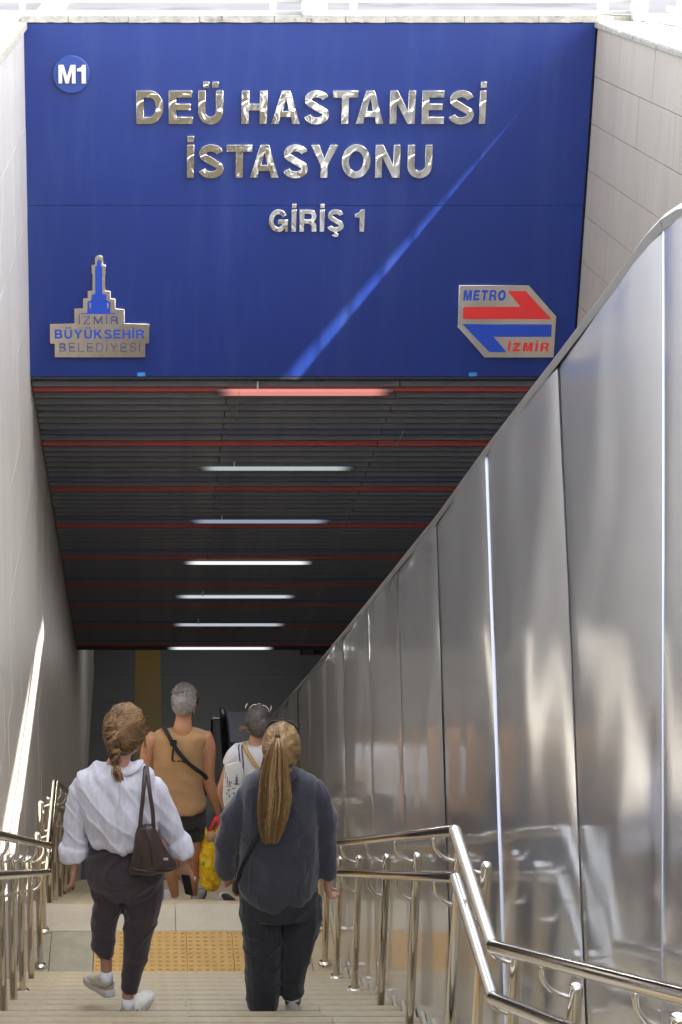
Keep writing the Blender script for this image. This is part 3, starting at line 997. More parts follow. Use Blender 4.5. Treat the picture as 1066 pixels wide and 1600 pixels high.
# letter shapes, cap height 1, x from 0 to w
def arc(cx, cy, rx, ry, a0, a1, n=10):
    return [(cx+rx*math.cos(R_(a0+(a1-a0)*k/n)), cy+ry*math.sin(R_(a0+(a1-a0)*k/n))) for k in range(n+1)]
def thick(path, t):
    L, Rr = [], []
    n = len(path)
    for i in range(n):
        p = Vector(path[i])
        a = (Vector(path[i]) - Vector(path[i-1])).normalized() if i else None
        b = (Vector(path[i+1]) - Vector(path[i])).normalized() if i < n-1 else None
        if a is None: a = b
        if b is None: b = a
        d = (a+b).normalized()
        nr = Vector((-d.y, d.x))
        sc = 1/max(0.5, nr.dot(Vector((-a.y, a.x))))
        L.append(tuple(p + nr*t/2*sc)); Rr.append(tuple(p - nr*t/2*sc))
    return L + Rr[::-1]
def glyph(c, t=0.2):
    R4 = lambda a, b, x, y: [(a, b), (x, b), (x, y), (a, y)]
    tv = t*0.92
    if c == 'D':
        o = [(0, 0), (0.42, 0)] + arc(0.42, 0.5, 0.40, 0.5, -90, 90, 14) + [(0, 1)]
        i = [(t, tv), (0.40, tv)] + arc(0.40, 0.5, 0.42-t, 0.5-tv, -90, 90, 12) + [(t, 1-tv)]
        return [o, i], 0.82
    if c == 'E':
        return [[(0, 0), (0.72, 0), (0.72, tv), (t, tv), (t, 0.42), (0.66, 0.42), (0.66, 0.60), (t, 0.60), (t, 1-tv), (0.70, 1-tv), (0.70, 1), (0, 1)]], 0.72
    if c == 'F' or c == 'L':
        return [[(0, 0), (0.66, 0), (0.66, tv), (t, tv), (t, 1), (0, 1)]], 0.66
    if c == 'H':
        return [[(0, 0), (t, 0), (t, 0.41), (0.78-t, 0.41), (0.78-t, 0), (0.78, 0), (0.78, 1), (0.78-t, 1), (0.78-t, 0.60), (t, 0.60), (t, 1), (0, 1)]], 0.78
    if c in 'I':
        return [R4(0, 0, t, 1)], t
    if c == 'İ':
        return [R4(0, 0, t, 1), R4(0.01, 1.10, t-0.01, 1.27)], t
    if c in 'UÜ':
        w = 0.78
        o = [(0, 1), (0, 0.36)] + arc(w/2, 0.36, w/2, 0.38, 180, 360, 16)[1:] + [(w, 1), (w-t, 1), (w-t, 0.36)] + arc(w/2, 0.36, w/2-t, 0.36-tv+0.0, 360, 180, 14)[1:] + [(t, 1)]
        r = [o]
        if c == 'Ü':
            r += [R4(0.15, 1.10, 0.33, 1.27), R4(0.45, 1.10, 0.63, 1.27)]
        return r, w
    if c == 'A':
        w = 0.88
        return [[(0, 0), (t*1.06, 0), (0.265, 0.21), (w-0.265, 0.21), (w-t*1.06, 0), (w, 0), (w/2+0.125, 1), (w/2-0.125, 1)],
                [(0.325, 0.38), (w-0.325, 0.38), (w/2, 0.79)]], w
    if c == 'T':
        return [[(0.5*0.78-t/2, 0), (0.39+t/2, 0), (0.39+t/2, 1-tv), (0.78, 1-tv), (0.78, 1), (0, 1), (0, 1-tv), (0.39-t/2, 1-tv)]], 0.78
    if c == 'N':
        w = 0.78
        return [[(0, 0), (t*0.95, 0), (t*0.95, 0.66), (w-t*1.04, 0), (w, 0), (w, 1), (w-t*0.95, 1), (w-t*0.95, 0.34), (t*1.04, 1), (0, 1)]], w
    if c == 'Y':
        w = 0.86
        return [[(w/2-t/2, 0), (w/2+t/2, 0), (w/2+t/2, 0.38), (w, 1), (w-t*1.15, 1), (w/2, 0.56), (t*1.15, 1), (0, 1), (w/2-t/2, 0.38)]], w
    if c == 'O':
        w = 0.92
        return [arc(w/2, 0.5, w/2, 0.52, 0, 360, 32)[:-1], arc(w/2, 0.5, w/2-t*1.02, 0.52-tv, 0, 360, 28)[:-1]], w
    if c in 'SŞ':
        h = t/2
        path = arc(0.38, 0.735, 0.38-h, 0.265-h+0.02, 12, 90, 7) + arc(0.38, 0.735, 0.38-h-0.02, 0.265-h+0.02, 90, 245, 12)[1:] + \
               arc(0.38, 0.265, 0.40-h, 0.275-h+0.015, 62, -90, 13) + arc(0.38, 0.265, 0.38-h, 0.275-h+0.015, -90, -168, 7)[1:]
        r = [thick(path, t*0.93)]
        if c == 'Ş':
            r.append([(0.34, -0.04), (0.44, -0.04), (0.46, -0.09)] + arc(0.42, -0.17, 0.13, 0.09, 60, -120, 8) + [(0.25, -0.20), (0.27, -0.155), (0.40, -0.18), (0.44, -0.15), (0.36, -0.12)])
        return r, 0.76
    if c == 'G':
        w = 0.90; h = t/2
        path = arc(w/2, 0.5, w/2-h, 0.52-h, 32, 330, 26)
        return [thick(path, t*0.95), [(w*0.50, 0.36), (w-t*0.5, 0.36)] + [(w-t*0.5, 0.0), (w, 0.0), (w, 0.53), (w*0.50, 0.53)]], w
    if c == 'R':
        w = 0.80
        return [[(0, 0), (t, 0), (t, 0.38), (0.42, 0.38), (0.58, 0.30), (0.60, 0), (0.82, 0), (0.80, 0.32), (0.68, 0.46)] + arc(0.52, 0.715, 0.27, 0.285, -50, 90, 10) + [(0, 1)],
                [(t, 0.55), (0.47, 0.55)] + arc(0.47, 0.69, 0.12, 0.14, -90, 90, 8) + [(t, 0.83)]], w
    if c == 'B':
        return [[(0, 0), (0.46, 0)] + arc(0.46, 0.29, 0.30, 0.29, -90, 62, 10) + arc(0.46, 0.745, 0.26, 0.255, -45, 90, 8) + [(0, 1)],
                [(t, tv), (0.44, tv)] + arc(0.44, 0.30, 0.11, 0.12, -90, 90, 8) + [(t, 0.42)],
                [(t, 0.59), (0.43, 0.59)] + arc(0.43, 0.705, 0.10, 0.115, -90, 90, 8) + [(t, 0.82)]], 0.76
    if c == 'K':
        return [[(0, 0), (t, 0), (t, 0.30), (0.31, 0.43), (0.58, 0), (0.84, 0), (0.46, 0.60), (0.81, 1), (0.55, 1), (t, 0.58), (t, 1), (0, 1)]], 0.84
    if c == 'Z':
        return [[(0, 0), (0.72, 0), (0.72, tv), (t*1.25, tv), (0.71, 1-tv), (0.71, 1), (0.02, 1), (0.02, 1-tv), (0.71-t*1.25, 1-tv), (0, tv)]], 0.72
    if c == 'M':
        w = 0.96
        return [[(0, 0), (t, 0), (t, 0.72), (w/2-t*0.45, 0), (w/2+t*0.45, 0), (w-t, 0.72), (w-t, 0), (w, 0), (w, 1), (w-t*1.4, 1), (w/2, 0.34), (t*1.4, 1), (0, 1)]], w
    if c == '1':
        return [[(0.22, 0), (0.42, 0), (0.42, 1), (0.26, 1), (0.19, 0.87), (0.0, 0.80), (0.0, 0.66), (0.22, 0.66)]], 0.42
def flat_shape(name, polys, x0, z0, sx, sz, y, depth, m, parent, bev=0.0, shear=0.0):
    """2D outline(s) -> solid standing on the plane y, facing the stairs"""
    cu = bpy.data.curves.new(name, 'CURVE')
    cu.dimensions = '2D'
    cu.fill_mode = 'BOTH'
    for poly in polys:
        s = cu.splines.new('POLY')
        s.points.add(len(poly)-1)
        for k, (u, v) in enumerate(poly):
            s.points[k].co = (u*sx + shear*v*sz, v*sz, 0, 1)
        s.use_cyclic_u = True
    cu.extrude = depth/2 - bev
    cu.bevel_depth = bev
    cu.bevel_resolution = 1
    ob = bpy.data.objects.new('tmp', cu)
    COL.objects.link(ob)
    dg = bpy.context.evaluated_depsgraph_get()
    me = bpy.data.meshes.new_from_object(ob.evaluated_get(dg))
    bpy.data.objects.remove(ob)
    me.transform(Matrix.Rotation(R_(90), 4, 'X'))
    me.materials.clear()
    me.materials.append(m)
    me.name = name
    return link(name, me, parent, (x0, y - depth/2, z0))
def put_letter(c, xa, xb, yt, yb, m, parent, t=0.2, depth=0.03, bev=0.0015, yp=SY, shear=0.0, name='letter'):
    polys, w = glyph(c, t)
    a = at(xa, yb, Y=yp); b = at(xb, yt, Y=yp)
    return flat_shape(name, polys, a.x, a.z, (b.x-a.x)/w, b.z-a.z, yp, depth, m, parent, bev, shear)
row1 = [('D', 213.5, 255), ('E', 264, 301), ('Ü', 310, 348.5), ('H', 377.5, 417.5), ('A', 424, 469), ('S', 474, 514), ('T', 519, 559), ('A', 555.5, 600),
        ('N', 608, 649), ('E', 658, 694.5), ('S', 699.5, 740.5), ('İ', 747.5, 759.5)]
row2 = [('İ', 292.5, 303), ('S', 310, 349), ('T', 354, 394), ('A', 390.5, 435.5), ('S', 441.5, 481), ('Y', 485, 528), ('O', 533, 579), ('N', 585.5, 625.5), ('U', 635.5, 675.5)]
row3 = [('G', 420, 450), ('İ', 455.5, 463), ('R', 468, 494.5), ('İ', 499.5, 507), ('Ş', 511, 537), ('1', 554, 569.5)]
for c, a, b in row1: put_letter(c, a, b, 141.5, 192.5, M_mirror, sign, 0.215)
for c, a, b in row2: put_letter(c, a, b, 226, 276.5, M_mirror, sign, 0.215)
for c, a, b in row3: put_letter(c, a, b, 327.5, 361, M_mirror, sign, 0.21, 0.02, 0.002)
# round M1 badge
bc = at(112, 116, Y=SY); rb = at(141, 116, Y=SY).x - bc.x
bm_ = MB().tube([((bc.x, SY-0.001, bc.z), rb, rb), ((bc.x, SY-0.022, bc.z), rb, rb), ((bc.x, SY-0.026, bc.z), rb-0.004, rb-0.004)], 48)
badge = bm_.build('round_badge', mat('badge blue', (0.016, 0.045, 0.21), 0.3), sign, smooth='angle')
put_letter('M', 92, 118, 101.5, 130, M_mirrorW, badge, 0.2, 0.012, 0.001, SY-0.028)
put_letter('1', 121, 134, 101.5, 130, M_mirrorW, badge, 0.2, 0.012, 0.001, SY-0.028)
# left crest plate (tower outline) in crop coordinates 1066/240 px
def C3(x, y): return (40 + x/4.4417, 380 + y/4.4417)
def pxpoly(pts, conv, y):
    o = []
    for p in pts:
        q = at(*conv(*p), Y=y)
        o.append((q.x, q.z))
    return o
crest = [(485,95),(500,83),(525,83),(537,95),(537,147),(555,147),(555,205),(552,218),(552,325),(588,330),(588,380),(622,382),(622,450),(685,455),(685,553),(857,557),(857,688),(830,690),(830,784),(206,784),(206,690),(173,688),(173,557),(343,553),(343,450),(403,448),(403,380),(435,378),(435,328),(468,325),(468,215),(462,200),(462,147),(485,147)]
plq = flat_shape('crest_plaque', [pxpoly(crest, C3, SY)], 0, 0, 1, 1, SY, 0.03, M_mirror2, sign, 0.002)
tower = [(497,150),(497,120),(510,106),(523,120),(523,150),(533,160),(533,345),(560,352),(562,388),(590,404),(590,480),(628,480),(628,485),(385,485),(385,480),(430,480),(430,404),(458,388),(460,352),(484,345),(484,160)]
holes = [[(444,412),(456,405),(456,445),(444,445)], [(566,405),(578,412),(578,445),(566,445)]]
flat_shape('tower_emblem', [pxpoly(tower, C3, SY)] + [pxpoly(h, C3, SY) for h in holes], 0, 0, 1, 1, SY-0.0312, 0.002, M_bluelit, plq)
def word(txt, xa, xb, yt, yb, conv, m, parent, t, y, shear=0.0, gap=0.22, widths=None):
    ws = [(widths or {}).get(c, glyph(c, t)[1]) for c in txt]
    tot = sum(ws) + gap*(len(txt)-1)
    p0 = conv(xa, yb); p1 = conv(xb, yt)
    sx = (p1[0]-p0[0])/tot
    x = p0[0]
    for c, w in zip(txt, ws):
        put_letter(c, x, x+w*sx, p1[1], p0[1], m, parent, t, 0.002, 0, y, shear)
        x += (w+gap)*sx
word('İZMİR', 370, 642, 508, 562, C3, M_navyprint, plq, 0.11, SY-0.0312, gap=0.42)
word('BÜYÜKSEHİR', 204, 822, 600, 662, C3, M_bluelit, plq, 0.19, SY-0.0312, gap=0.20)
word('BELEDİYESİ', 236, 795, 694, 752, C3, M_navyprint, plq, 0.10, SY-0.0312, gap=0.34)
# right metro plaque, crop coordinates 1066/220 px
def C4(x, y): return (680 + x/4.8455, 420 + y/4.8455)
mplate = [(180,121),(703,121),(910,355),(890,663),(370,663),(168,432)]
mpl = flat_shape('metro_plaque', [pxpoly(mplate, C4, SY)], 0, 0, 1, 1, SY, 0.03, M_mirror2, sign, 0.002)
flat_shape('red_arrow', [pxpoly([(208,283),(640,280),(545,162),(680,162),(877,375),(206,373)], C4, SY)], 0, 0, 1, 1, SY-0.0312, 0.002, M_redprint, mpl)
flat_shape('blue_arrow', [pxpoly([(202,412),(877,415),(873,508),(437,508),(537,624),(404,622)], C4, SY)], 0, 0, 1, 1, SY-0.0312, 0.002, M_bluelit, mpl)
word('METRO', 213, 535, 162, 240, C4, M_bluelit, mpl, 0.24, SY-0.0312, 0.05, 0.14)
word('İZMİR', 548, 858, 560, 625, C4, M_redprint, mpl, 0.26, SY-0.0312, 0.08, 0.24)

# ---- coping above the sign and street fence
cp = tag(empty('sign_coping', (1, SY+0.1, -1.05)), 'chipped grey stone coping strip along the top of the blue sign', 'coping')
xx = LX-0.02
for k, w in enumerate([0.33, 0.42, 0.50, 0.52, 0.50, 0.28, 0.55, 0.52, 0.50, 0.9]):
    x1 = min(xx+w, RX+0.0)
    if x1 - xx < 0.05: break
    vs = []
    m = MB()
    N = 10
    lo = [zs1 + 0.004 + rng.uniform(0, 0.006) for _ in range(N+1)]
    for j in range(N):
        a = xx+0.002+(x1-xx-0.004)*j/N; b = xx+0.002+(x1-xx-0.004)*(j+1)/N
        m.add([(a, SY-0.012, lo[j]), (b, SY-0.012, lo[j+1]), (b, SY+0.14, lo[j+1]), (a, SY+0.14, lo[j]),
               (a, SY-0.010, zs1+0.052), (b, SY-0.010, zs1+0.052), (b, SY+0.14, zs1+0.052), (a, SY+0.14, zs1+0.052)],
              [(0,3,2,1),(4,5,6,7),(0,1,5,4),(2,3,7,6)] + ([(3,0,4,7)] if j == 0 else []) + ([(1,2,6,5)] if j == N-1 else []))
    m.build('coping_stone', M_coping, cp)
    xx = x1
MB().box((LX-0.3, SY+0.142, GZ), (RX+0.6, SY+0.40, zs1+0.040)).build('kerb_body', M_coping, cp)

fz = zs1+0.053
fn = tag(empty('street_fence', (1, SY+0.25, fz)), 'white steel fence standing on the kerb above the blue sign', 'fence')
fy = SY+0.22
def fx(px_): return at(px_, 15, Y=fy).x
MB().box((LX-0.6, fy-0.02, at(500, 22, Y=fy).z), (RX+0.33, fy+0.02, at(500, 16.5, Y=fy).z)).build('bottom_rail', M_white, fn, bevel=0.003)
MB().box((LX-0.6, fy-0.02, fz+0.75), (RX+0.33, fy+0.02, fz+0.80)).build('top_rail', M_white, fn, bevel=0.003)
MB().box((LX-0.6, fy-0.012, at(500, 4, Y=fy).z), (RX+0.33, fy+0.012, at(500, -3, Y=fy).z)).build('middle_rail', M_white, fn, bevel=0.003)
for px_, w in ((35, 8), (427, 10), (552, 10), (942, 16)):
    c = fx(px_); hw_ = w/2/ (FPX/15)
    MB().box((c-hw_, fy-0.015, zs1+0.042), (c+hw_, fy+0.015, fz+0.75)).build('slim_post', M_white, fn)
MB().box((fx(470), fy-0.20, zs1+0.05), (fx(507), fy-0.022, fz+0.9)).build('post', M_white, fn, bevel=0.004)
MB().box((fx(983), fy-0.16, -1.018), (fx(1004), fy-0.022, fz+0.9)).build('corner_post', M_white, fn, bevel=0.004)
# side fence on the right coping
sf = tag(empty('side_fence', (RX+0.5, 9, -1.02)), 'white pipe fence with rusty joints on the sunlit right coping', 'fence')
xf = RX+0.50
for z, r in ((-0.93, 0.022), (-0.80, 0.014), (0.0, 0.02)):
    MB().tube([((xf, 1, z), r, r), ((xf, SY+0.05, z), r, r)], 12).build('rail', M_white, sf, smooth=True)
y = 1.2
while y < SY:
    MB().tube([((xf, y, -0.80), .007, .007), ((xf, y, 0.0), .007, .007)], 6).build('baluster', M_white, sf, smooth=True)
    y += 0.14
for y in (1.5, 4.5, 8.2, 13.9):
    MB().box((xf-0.03, y-0.03, -1.02), (xf+0.03, y+0.03, 0.05)).build('post', M_white, sf)

# plaza beyond: low white wall and paving catching the sun
pz = tag(empty('plaza_wall', (2, 30, GZ)), 'sunlit white low wall far across the street above the sign', 'wall')
MB().box((-12, 24, GZ), (20, 24.3, GZ+0.9)).build('wall_body', M_canopy, pz)
for q, (kx, ky) in enumerate(((-2.2, 17.6), (1.9, 18.8), (4.9, 17.2))):
    kb = tag(empty('street_kerb', (kx, ky, GZ)), ['pale kerb slab lying across the street at the upper left, behind the fence', 'pale kerb slab in the street behind the middle of the fence', 'pale kerb slab in the street behind the right end of the fence'][q], 'kerb')
    for k in range(3):
        MB().box((kx-1.6+k*1.1, ky, GZ), (kx-0.52+k*1.1, ky+0.22, GZ+0.10)).build('kerb_stone', M_coping, kb, bevel=0.008)
# unseen canopy overhead, shaped to shade the well and leave the sun slit
cn = tag(empty('shade_canopy', (2, 4, 3)), 'large flat white canopy shaped to shade the stairwell, unseen above the picture', 'canopy')
edge = [(5.55, -9), (5.60, 0), (5.80, 6.4), (5.92, 8.1), (6.03, 9.75), (6.12, 10.4), (6.19, 10.9), (6.325, 11.95), (6.35, 12.18), (2.2, 12.18), (2.2, 6), (1.2, 0), (1.2, -9)]
MB().prism(edge, 'z', 3.0, 3.12).build('roof_sheet', M_roof, cn)
for x, y in ((3.9, -2.0), (3.9, 2.5), (4.3, 14.9)):
    MB().tube([((x, y, GZ), .08, .08), ((x, y, 3.16), .08, .08)], 16).build('column', M_white, cn, smooth='angle')
MB().box((4.22, -2.1, 3.125), (4.38, 15.0, 3.25)).build('roof_beam', M_white, cn)

# ================================================================ THE PEOPLE
class Fig:
    """measures in pixels of the photo on the upright plane Y = y0 the person stands in; depth offsets and thickness in metres"""
    def __init__(s, y0, base, label, group):
        s.y0 = y0
        s.root = empty('person', base)
        tag(s.root, label, 'person', group)
    def p(s, x, y, dy=0.0):
        return at(x, y, Y=s.y0+dy)
    def back(s, x, y, dy, r):
        """centre of a ring of depth radius r whose BACK is seen at this height"""
        q = at(x, y, Y=s.y0+dy-r)
        return (q.x*(s.y0+dy)/(s.y0+dy-r*0.6), s.y0+dy, q.z)
    def m(s, px_, y=1300):
        return px_ * (at(301, y, Y=s.y0).x - at(300, y, Y=s.y0).x)
    def path(s, rows, sub=4):
        """rows: (x, y, half width px, depth radius m, dy)"""
        return smooth_path([(s.back(r[0], r[1], r[4] if len(r) > 4 else 0, r[3]*0.75*min(1, i/4)), s.m(r[2], r[1]), r[3]) for i, r in enumerate(rows)], sub)
    def limb(s, mb, rows, sub=4, seg=14):
        """round limb: (x, y, half width px[, dy])"""
        pts = smooth_path([(s.back(r[0], r[1], r[3] if len(r) > 3 else 0, s.m(r[2], r[1])*0.6), s.m(r[2], r[1]), s.m(r[2], r[1])) for r in rows], sub)
        mb.tube(pts, seg)

def hand(mb, W, d, side, length=0.175, curl=0.5, thumb=1, scale=1.0, spread=0.05):
    """W wrist, d pointing to the fingertips, side pointing to the thumb; fingers bend towards n"""
    d = Vector(d).normalized(); side = Vector(side); side = (side - d*side.dot(d)).normalized()
    n = d.cross(side) * thumb
    L = length*scale
    r = 0.0085*scale
    pal = [(W - d*0.02, 0.021*scale, 0.018*scale), (W + d*0.02*scale, 0.026*scale, 0.017*scale), (W + d*0.055*scale + n*0.003, 0.036*scale, 0.015*scale), (W + d*0.085*scale + n*0.006, 0.037*scale, 0.013*scale)]
    mb.tube(smooth_path([(tuple(a), b, c) for a, b, c in pal], 3), 12, up=side)
    for k, (off, ln, st) in enumerate([(0.028, 0.066, 0.082), (0.0095, 0.074, 0.086), (-0.0095, 0.069, 0.084), (-0.028, 0.053, 0.078)]):
        off *= scale; ln *= scale; st *= scale
        a = curl*(0.75+0.12*k)
        p0 = W + side*off*0.9 + d*(st-0.02*scale) + n*0.004
        p1 = W + side*off + d*st + n*0.006
        dirv = d
        pts = [(tuple(p0), r, r), (tuple(p1), r*1.02, r*1.02)]
        cur = p1
        for j, f in enumerate((0.45, 0.32, 0.23)):
            ang = a*(j+0.7)
            dv = (d*math.cos(ang) + n*math.sin(ang) + side*off*spread*6).normalized()
            cur = cur + dv*ln*f*1.05
            pts.append((tuple(cur), r*(0.98-0.09*j), r*(0.98-0.09*j)))
        mb.tube(smooth_path(pts, 3), 8, up=side)
        mb.ball(cur, r*0.82, 8, 6)
    t0 = W + side*0.018*scale + d*0.018*scale
    t1 = W + side*0.040*scale + d*0.048*scale + n*0.010*scale
    t2 = t1 + (d*0.75+side*0.25+n*0.45*(0.5+curl)).normalized()*0.030*scale
    t3 = t2 + (d*0.85-side*0.10+n*0.6*(0.5+curl)).normalized()*0.024*scale
    mb.tube(smooth_path([(tuple(t0), r*1.5, r*1.4), (tuple(t1), r*1.25, r*1.2), (tuple(t2), r*1.08, r*1.05), (tuple(t3), r*0.9, r*0.9)], 3), 8, up=side)
    mb.ball(t3, r*0.88, 8, 6)

def head(mb, c, yaw, pitch, w=0.075, dp=0.095, h=0.112, man=False):
    """c: centre of the skull; yaw > 0 turns to the right of the picture, facing away from the camera at 0"""
    rot = Matrix.Rotation(-yaw, 3, 'Z') @ Matrix.Rotation(pitch, 3, 'X')
    c = Vector(c)
    def L(x, y, z): return c + rot @ Vector((x, y, z))
    mb.ball(c, (w, dp, h*0.92), 20, 14, rot)
    mb.ball(L(0, 0.025, -0.045), (w*0.80, dp*0.74, h*0.72), 18, 12, rot)
    mb.ball(L(0, 0.052, -0.092), (w*0.46, 0.032, 0.026), 12, 8, rot)               # chin
    mb.tube([(L(0, -0.02, -0.075), w*0.66, w*0.62), (L(0, -0.01, -0.02), w*0.7, w*0.7)], 14)
    # nose, brow, lips, cheeks
    mb.tube([(L(0, dp-0.004, 0.008), .007, .006), (L(0, dp+0.008, -0.016), .009, .008), (L(0, dp+0.016, -0.034), .0125, .009), (L(0, dp+0.004, -0.044), .011, .006)], 8)
    for sx in (-1, 1):
        mb.ball(L(sx*0.034, dp*0.80, -0.030), (.022, .016, .022), 10, 8, rot)
        mb.ball(L(sx*0.028, dp*0.93, 0.014), (.020, .010, .006), 8, 6, rot)
        mb.ball(L(sx*(w+0.001), -0.004, -0.012), (.0065, .015, .026), 10, 8, rot @ Matrix.Rotation(sx*-0.35, 3, 'Z') @ Matrix.Rotation(-0.15, 3, 'X'))
        mb.ball(L(sx*(w+0.006), -0.012, -0.004), (.0045, .006, .020), 8, 6, rot)
        mb.ball(L(sx*w, 0.002, -0.036), (.006, .007, .008), 8, 6, rot)
    mb.ball(L(0, dp*0.965, -0.061), (.023, .010, .0055), 10, 6, rot)
    mb.ball(L(0, dp*0.950, -0.071), (.020, .010, .0065), 10, 6, rot)
    return L, rot
def eyes(L, fig, dp=0.095):
    for sx in (-1, 1):
        MB().ball(L(sx*0.029, dp*0.855, 0.002), 0.0115, 10, 8).build('eye', M_eye, fig.root, smooth=True)

def strands(paths, name, m, parent, r0=0.0022, seg=3, rnd=None):
    """thin tapered hairs; paths: list of point lists, or (points, tone)"""
    rnd = rnd or random.Random(11)
    vs, fs, tone = [], [], []
    for it in paths:
        pts, tn = it if isinstance(it, tuple) else (it, rnd.random())
        n = len(pts)
        base = len(vs)
        for i, p in enumerate(pts):
            t = (pts[min(i+1, n-1)] - pts[max(i-1, 0)])
            if t.length < 1e-9: t = Vector((0, 0, 1))
            t.normalize()
            s_ = t.cross(Vector((0.3, 1, 0.2))).normalized(); o_ = t.cross(s_)
            r = r0 * (1 - 0.75*(i/(n-1))**2) * (0.75 if i == 0 else 1)
            for k in range(seg):
                a = 2*math.pi*k/seg
                vs.append(p + s_*r*math.cos(a) + o_*r*math.sin(a)); tone.append(min(1, max(0, tn + 0.1*(rnd.random()-.5))))
        for i in range(n-1):
            for k in range(seg):
                fs.append((base+i*seg+k, base+i*seg+(k+1) % seg, base+(i+1)*seg+(k+1) % seg, base+(i+1)*seg+k))
    o = world_of(parent) if parent is not None else Vector((0, 0, 0))
    me = bpy.data.meshes.new(name)
    me.from_pydata([v - o for v in vs], [], fs)
    at_ = me.attributes.new('tone', 'FLOAT', 'POINT')
    at_.data.foreach_set('value', tone)
    me.polygons.foreach_set('use_smooth', [True]*len(me.polygons))
    me.materials.append(m)
    return link(name, me, parent, o)
def set_tone(o, fn):
    me = o.data
    a = me.attributes.new('tone', 'FLOAT', 'POINT')
    a.data.foreach_set('value', [fn(v.co) for v in me.vertices])
def scalp_paths(L, rad, tie, n, rnd, keep, lift=0.004, wob=0.1, frac=1.0, k=10, lump=0.0):
    """hairs combed over an ellipsoid towards the tie direction"""
    out = []
    tie = Vector(tie).normalized()
    while len(out) < n:
        d = Vector((rnd.gauss(0, 1), rnd.gauss(0, 1), rnd.gauss(0, 1))).normalized()
        if not keep(d): continue
        ax = d.cross(tie)
        if ax.length < 1e-3: continue
        ang = d.angle(tie)
        ax.normalize()
        w = rnd.uniform(-wob, wob)
        pts = []
        for i in range(k+1):
            t = i/k*frac
            q = Matrix.Rotation(ang*t, 3, ax) @ d
            q = (q + ax*w*math.sin(math.pi*t)).normalized()
            li = 1 + lift/rad[0]*(0.4+0.6*math.sin(math.pi*min(1, t*1.1))) + 0.012*rnd.random() + lump*noise.noise(q*3.1)
            pts.append(L(q.x*rad[0]*li, q.y*rad[1]*li, q.z*rad[2]*li))
        tn = 0.5 + 0.75*noise.noise(d*3.4) + 0.14*rnd.gauss(0, 1)
        out.append((pts, min(1, max(0, tn))))
    return out

def on(v, z):
    return Vector((v.x, v.y, z))
def shoe(fig, heel, yaw, length=0.26, w=0.042, m=M_shoe, msole=M_sole, pitch=0.0, high=0.075):
    """heel: ground point under the heel; yaw > 0 toes out to the right; pitch > 0 lifts the heel"""
    rot = Matrix.Rotation(-yaw, 3, 'Z') @ Matrix.Rotation(-pitch, 3, 'X')
    heel = Vector(heel)
    toe_pivot = Vector((0, length*0.7, 0))
    def L(x, y, z): return heel + (rot @ Vector((x, y, z)))
    up = MB()
    rows = [(-0.018, 0.030, 0.022, 0.030), (0.0, 0.046, 0.033, high*0.62), (0.05, 0.048, 0.036, high*0.60), (0.10, 0.042, 0.038, 0.040), (0.16, 0.034, 0.042, 0.030), (0.21, 0.030, 0.040, 0.024), (0.245, 0.026, 0.026, 0.014)]
    up.tube(smooth_path([(tuple(L(0, a, b)), c, d) for a, b, c, d in rows], 3), 14, up=rot @ Vector((1, 0, 0)))
    up.tube([(L(0, 0.02, 0.05), 0.034, 0.042), (L(0, 0.018, high+0.012), 0.031, 0.036), (L(0, 0.016, high+0.02), 0.028, 0.033)], 14, up=rot @ Vector((1, 0, 0)))
    o = fuse(up, 'shoe', m, fig.root, 0.006, 3)
    outline = [(0, -0.034), (0.024, -0.028), (0.034, 0.0), (0.034, 0.06), (0.032, 0.10), (0.042, 0.16), (0.041, 0.21), (0.028, 0.25), (0, 0.262),
               (-0.028, 0.25), (-0.041, 0.21), (-0.042, 0.16), (-0.032, 0.10), (-0.034, 0.06), (-0.034, 0.0), (-0.024, -0.028)]
    vs = []
    for z, e in ((0.0, 0.95), (0.006, 1.05), (0.030, 1.08), (0.040, 0.99)):
        vs += [L(x*e, y*e, z) for x, y in outline]
    n = len(outline); fs = [tuple(range(n))[::-1], tuple(3*n+k for k in range(n))]
    for j in range(3):
        for k in range(n):
            fs.append((j*n+k, j*n+(k+1) % n, (j+1)*n+(k+1) % n, (j+1)*n+k))
    MB().add(vs, fs).build('sole', msole, o, smooth='angle')
    MB().tube(smooth_path([(tuple(L(x, y, z)), .012, .004) for x, y, z in ((-.036, .05, .055), (-.033, -.002, .058), (0, -.022, .060), (.033, -.002, .058), (.036, .05, .055))], 4), 8, up=rot @ Vector((0, 0, 1))).build('heel_patch', M_soled if m is not M_shoe else MATS['light granite'], o, smooth=True)
    return o

GRP = 'people walking down the stairs'
rnd = random.Random(42)

# ---------------- woman in the white blouse
F1 = Fig(8.42, (-0.12, 8.42, -5.375+0.0), 'woman in a loose white linen blouse and plum trousers carrying a brown shoulder bag', GRP)
b = MB()
c = F1.p(196, 1141)
L1, rot1 = head(b, c, 0.45, -0.08, w=0.084, dp=0.100, h=0.118)
F1.limb(b, [(195, 1160, 15, .0), (190, 1180, 15.5, -.01), (184, 1200, 18, -.01), (182, 1220, 20, -.01)])
b.tube(F1.path([(187, 1193, 16, .04), (186, 1200, 22, .05), (184, 1208, 28, .055), (183, 1220, 42, .065), (184, 1250, 48, .095), (188, 1300, 42, .09), (194, 1340, 50, .10), (198, 1372, 44, .09), (198, 1388, 30, .06)]), 20, flat=True)
F1.limb(b, [(138, 1222, 9), (121, 1252, 10), (114, 1295, 10.5), (115, 1330, 9), (117, 1348, 8)])
F1.limb(b, [(230, 1222, 9), (249, 1252, 10), (268, 1300, 10.5, .03), (280, 1330, 9, .03), (289, 1350, 8, .03)])
F1.limb(b, [(170, 1400, 20), (166, 1450, 17), (163, 1480, 12), (166, 1505, 9.5, .02), (166, 1528, 9.5, .04)])
F1.limb(b, [(220, 1400, 24), (215, 1460, 18), (209, 1510, 13), (201, 1550, 9.5), (200, 1568, 9.5)])
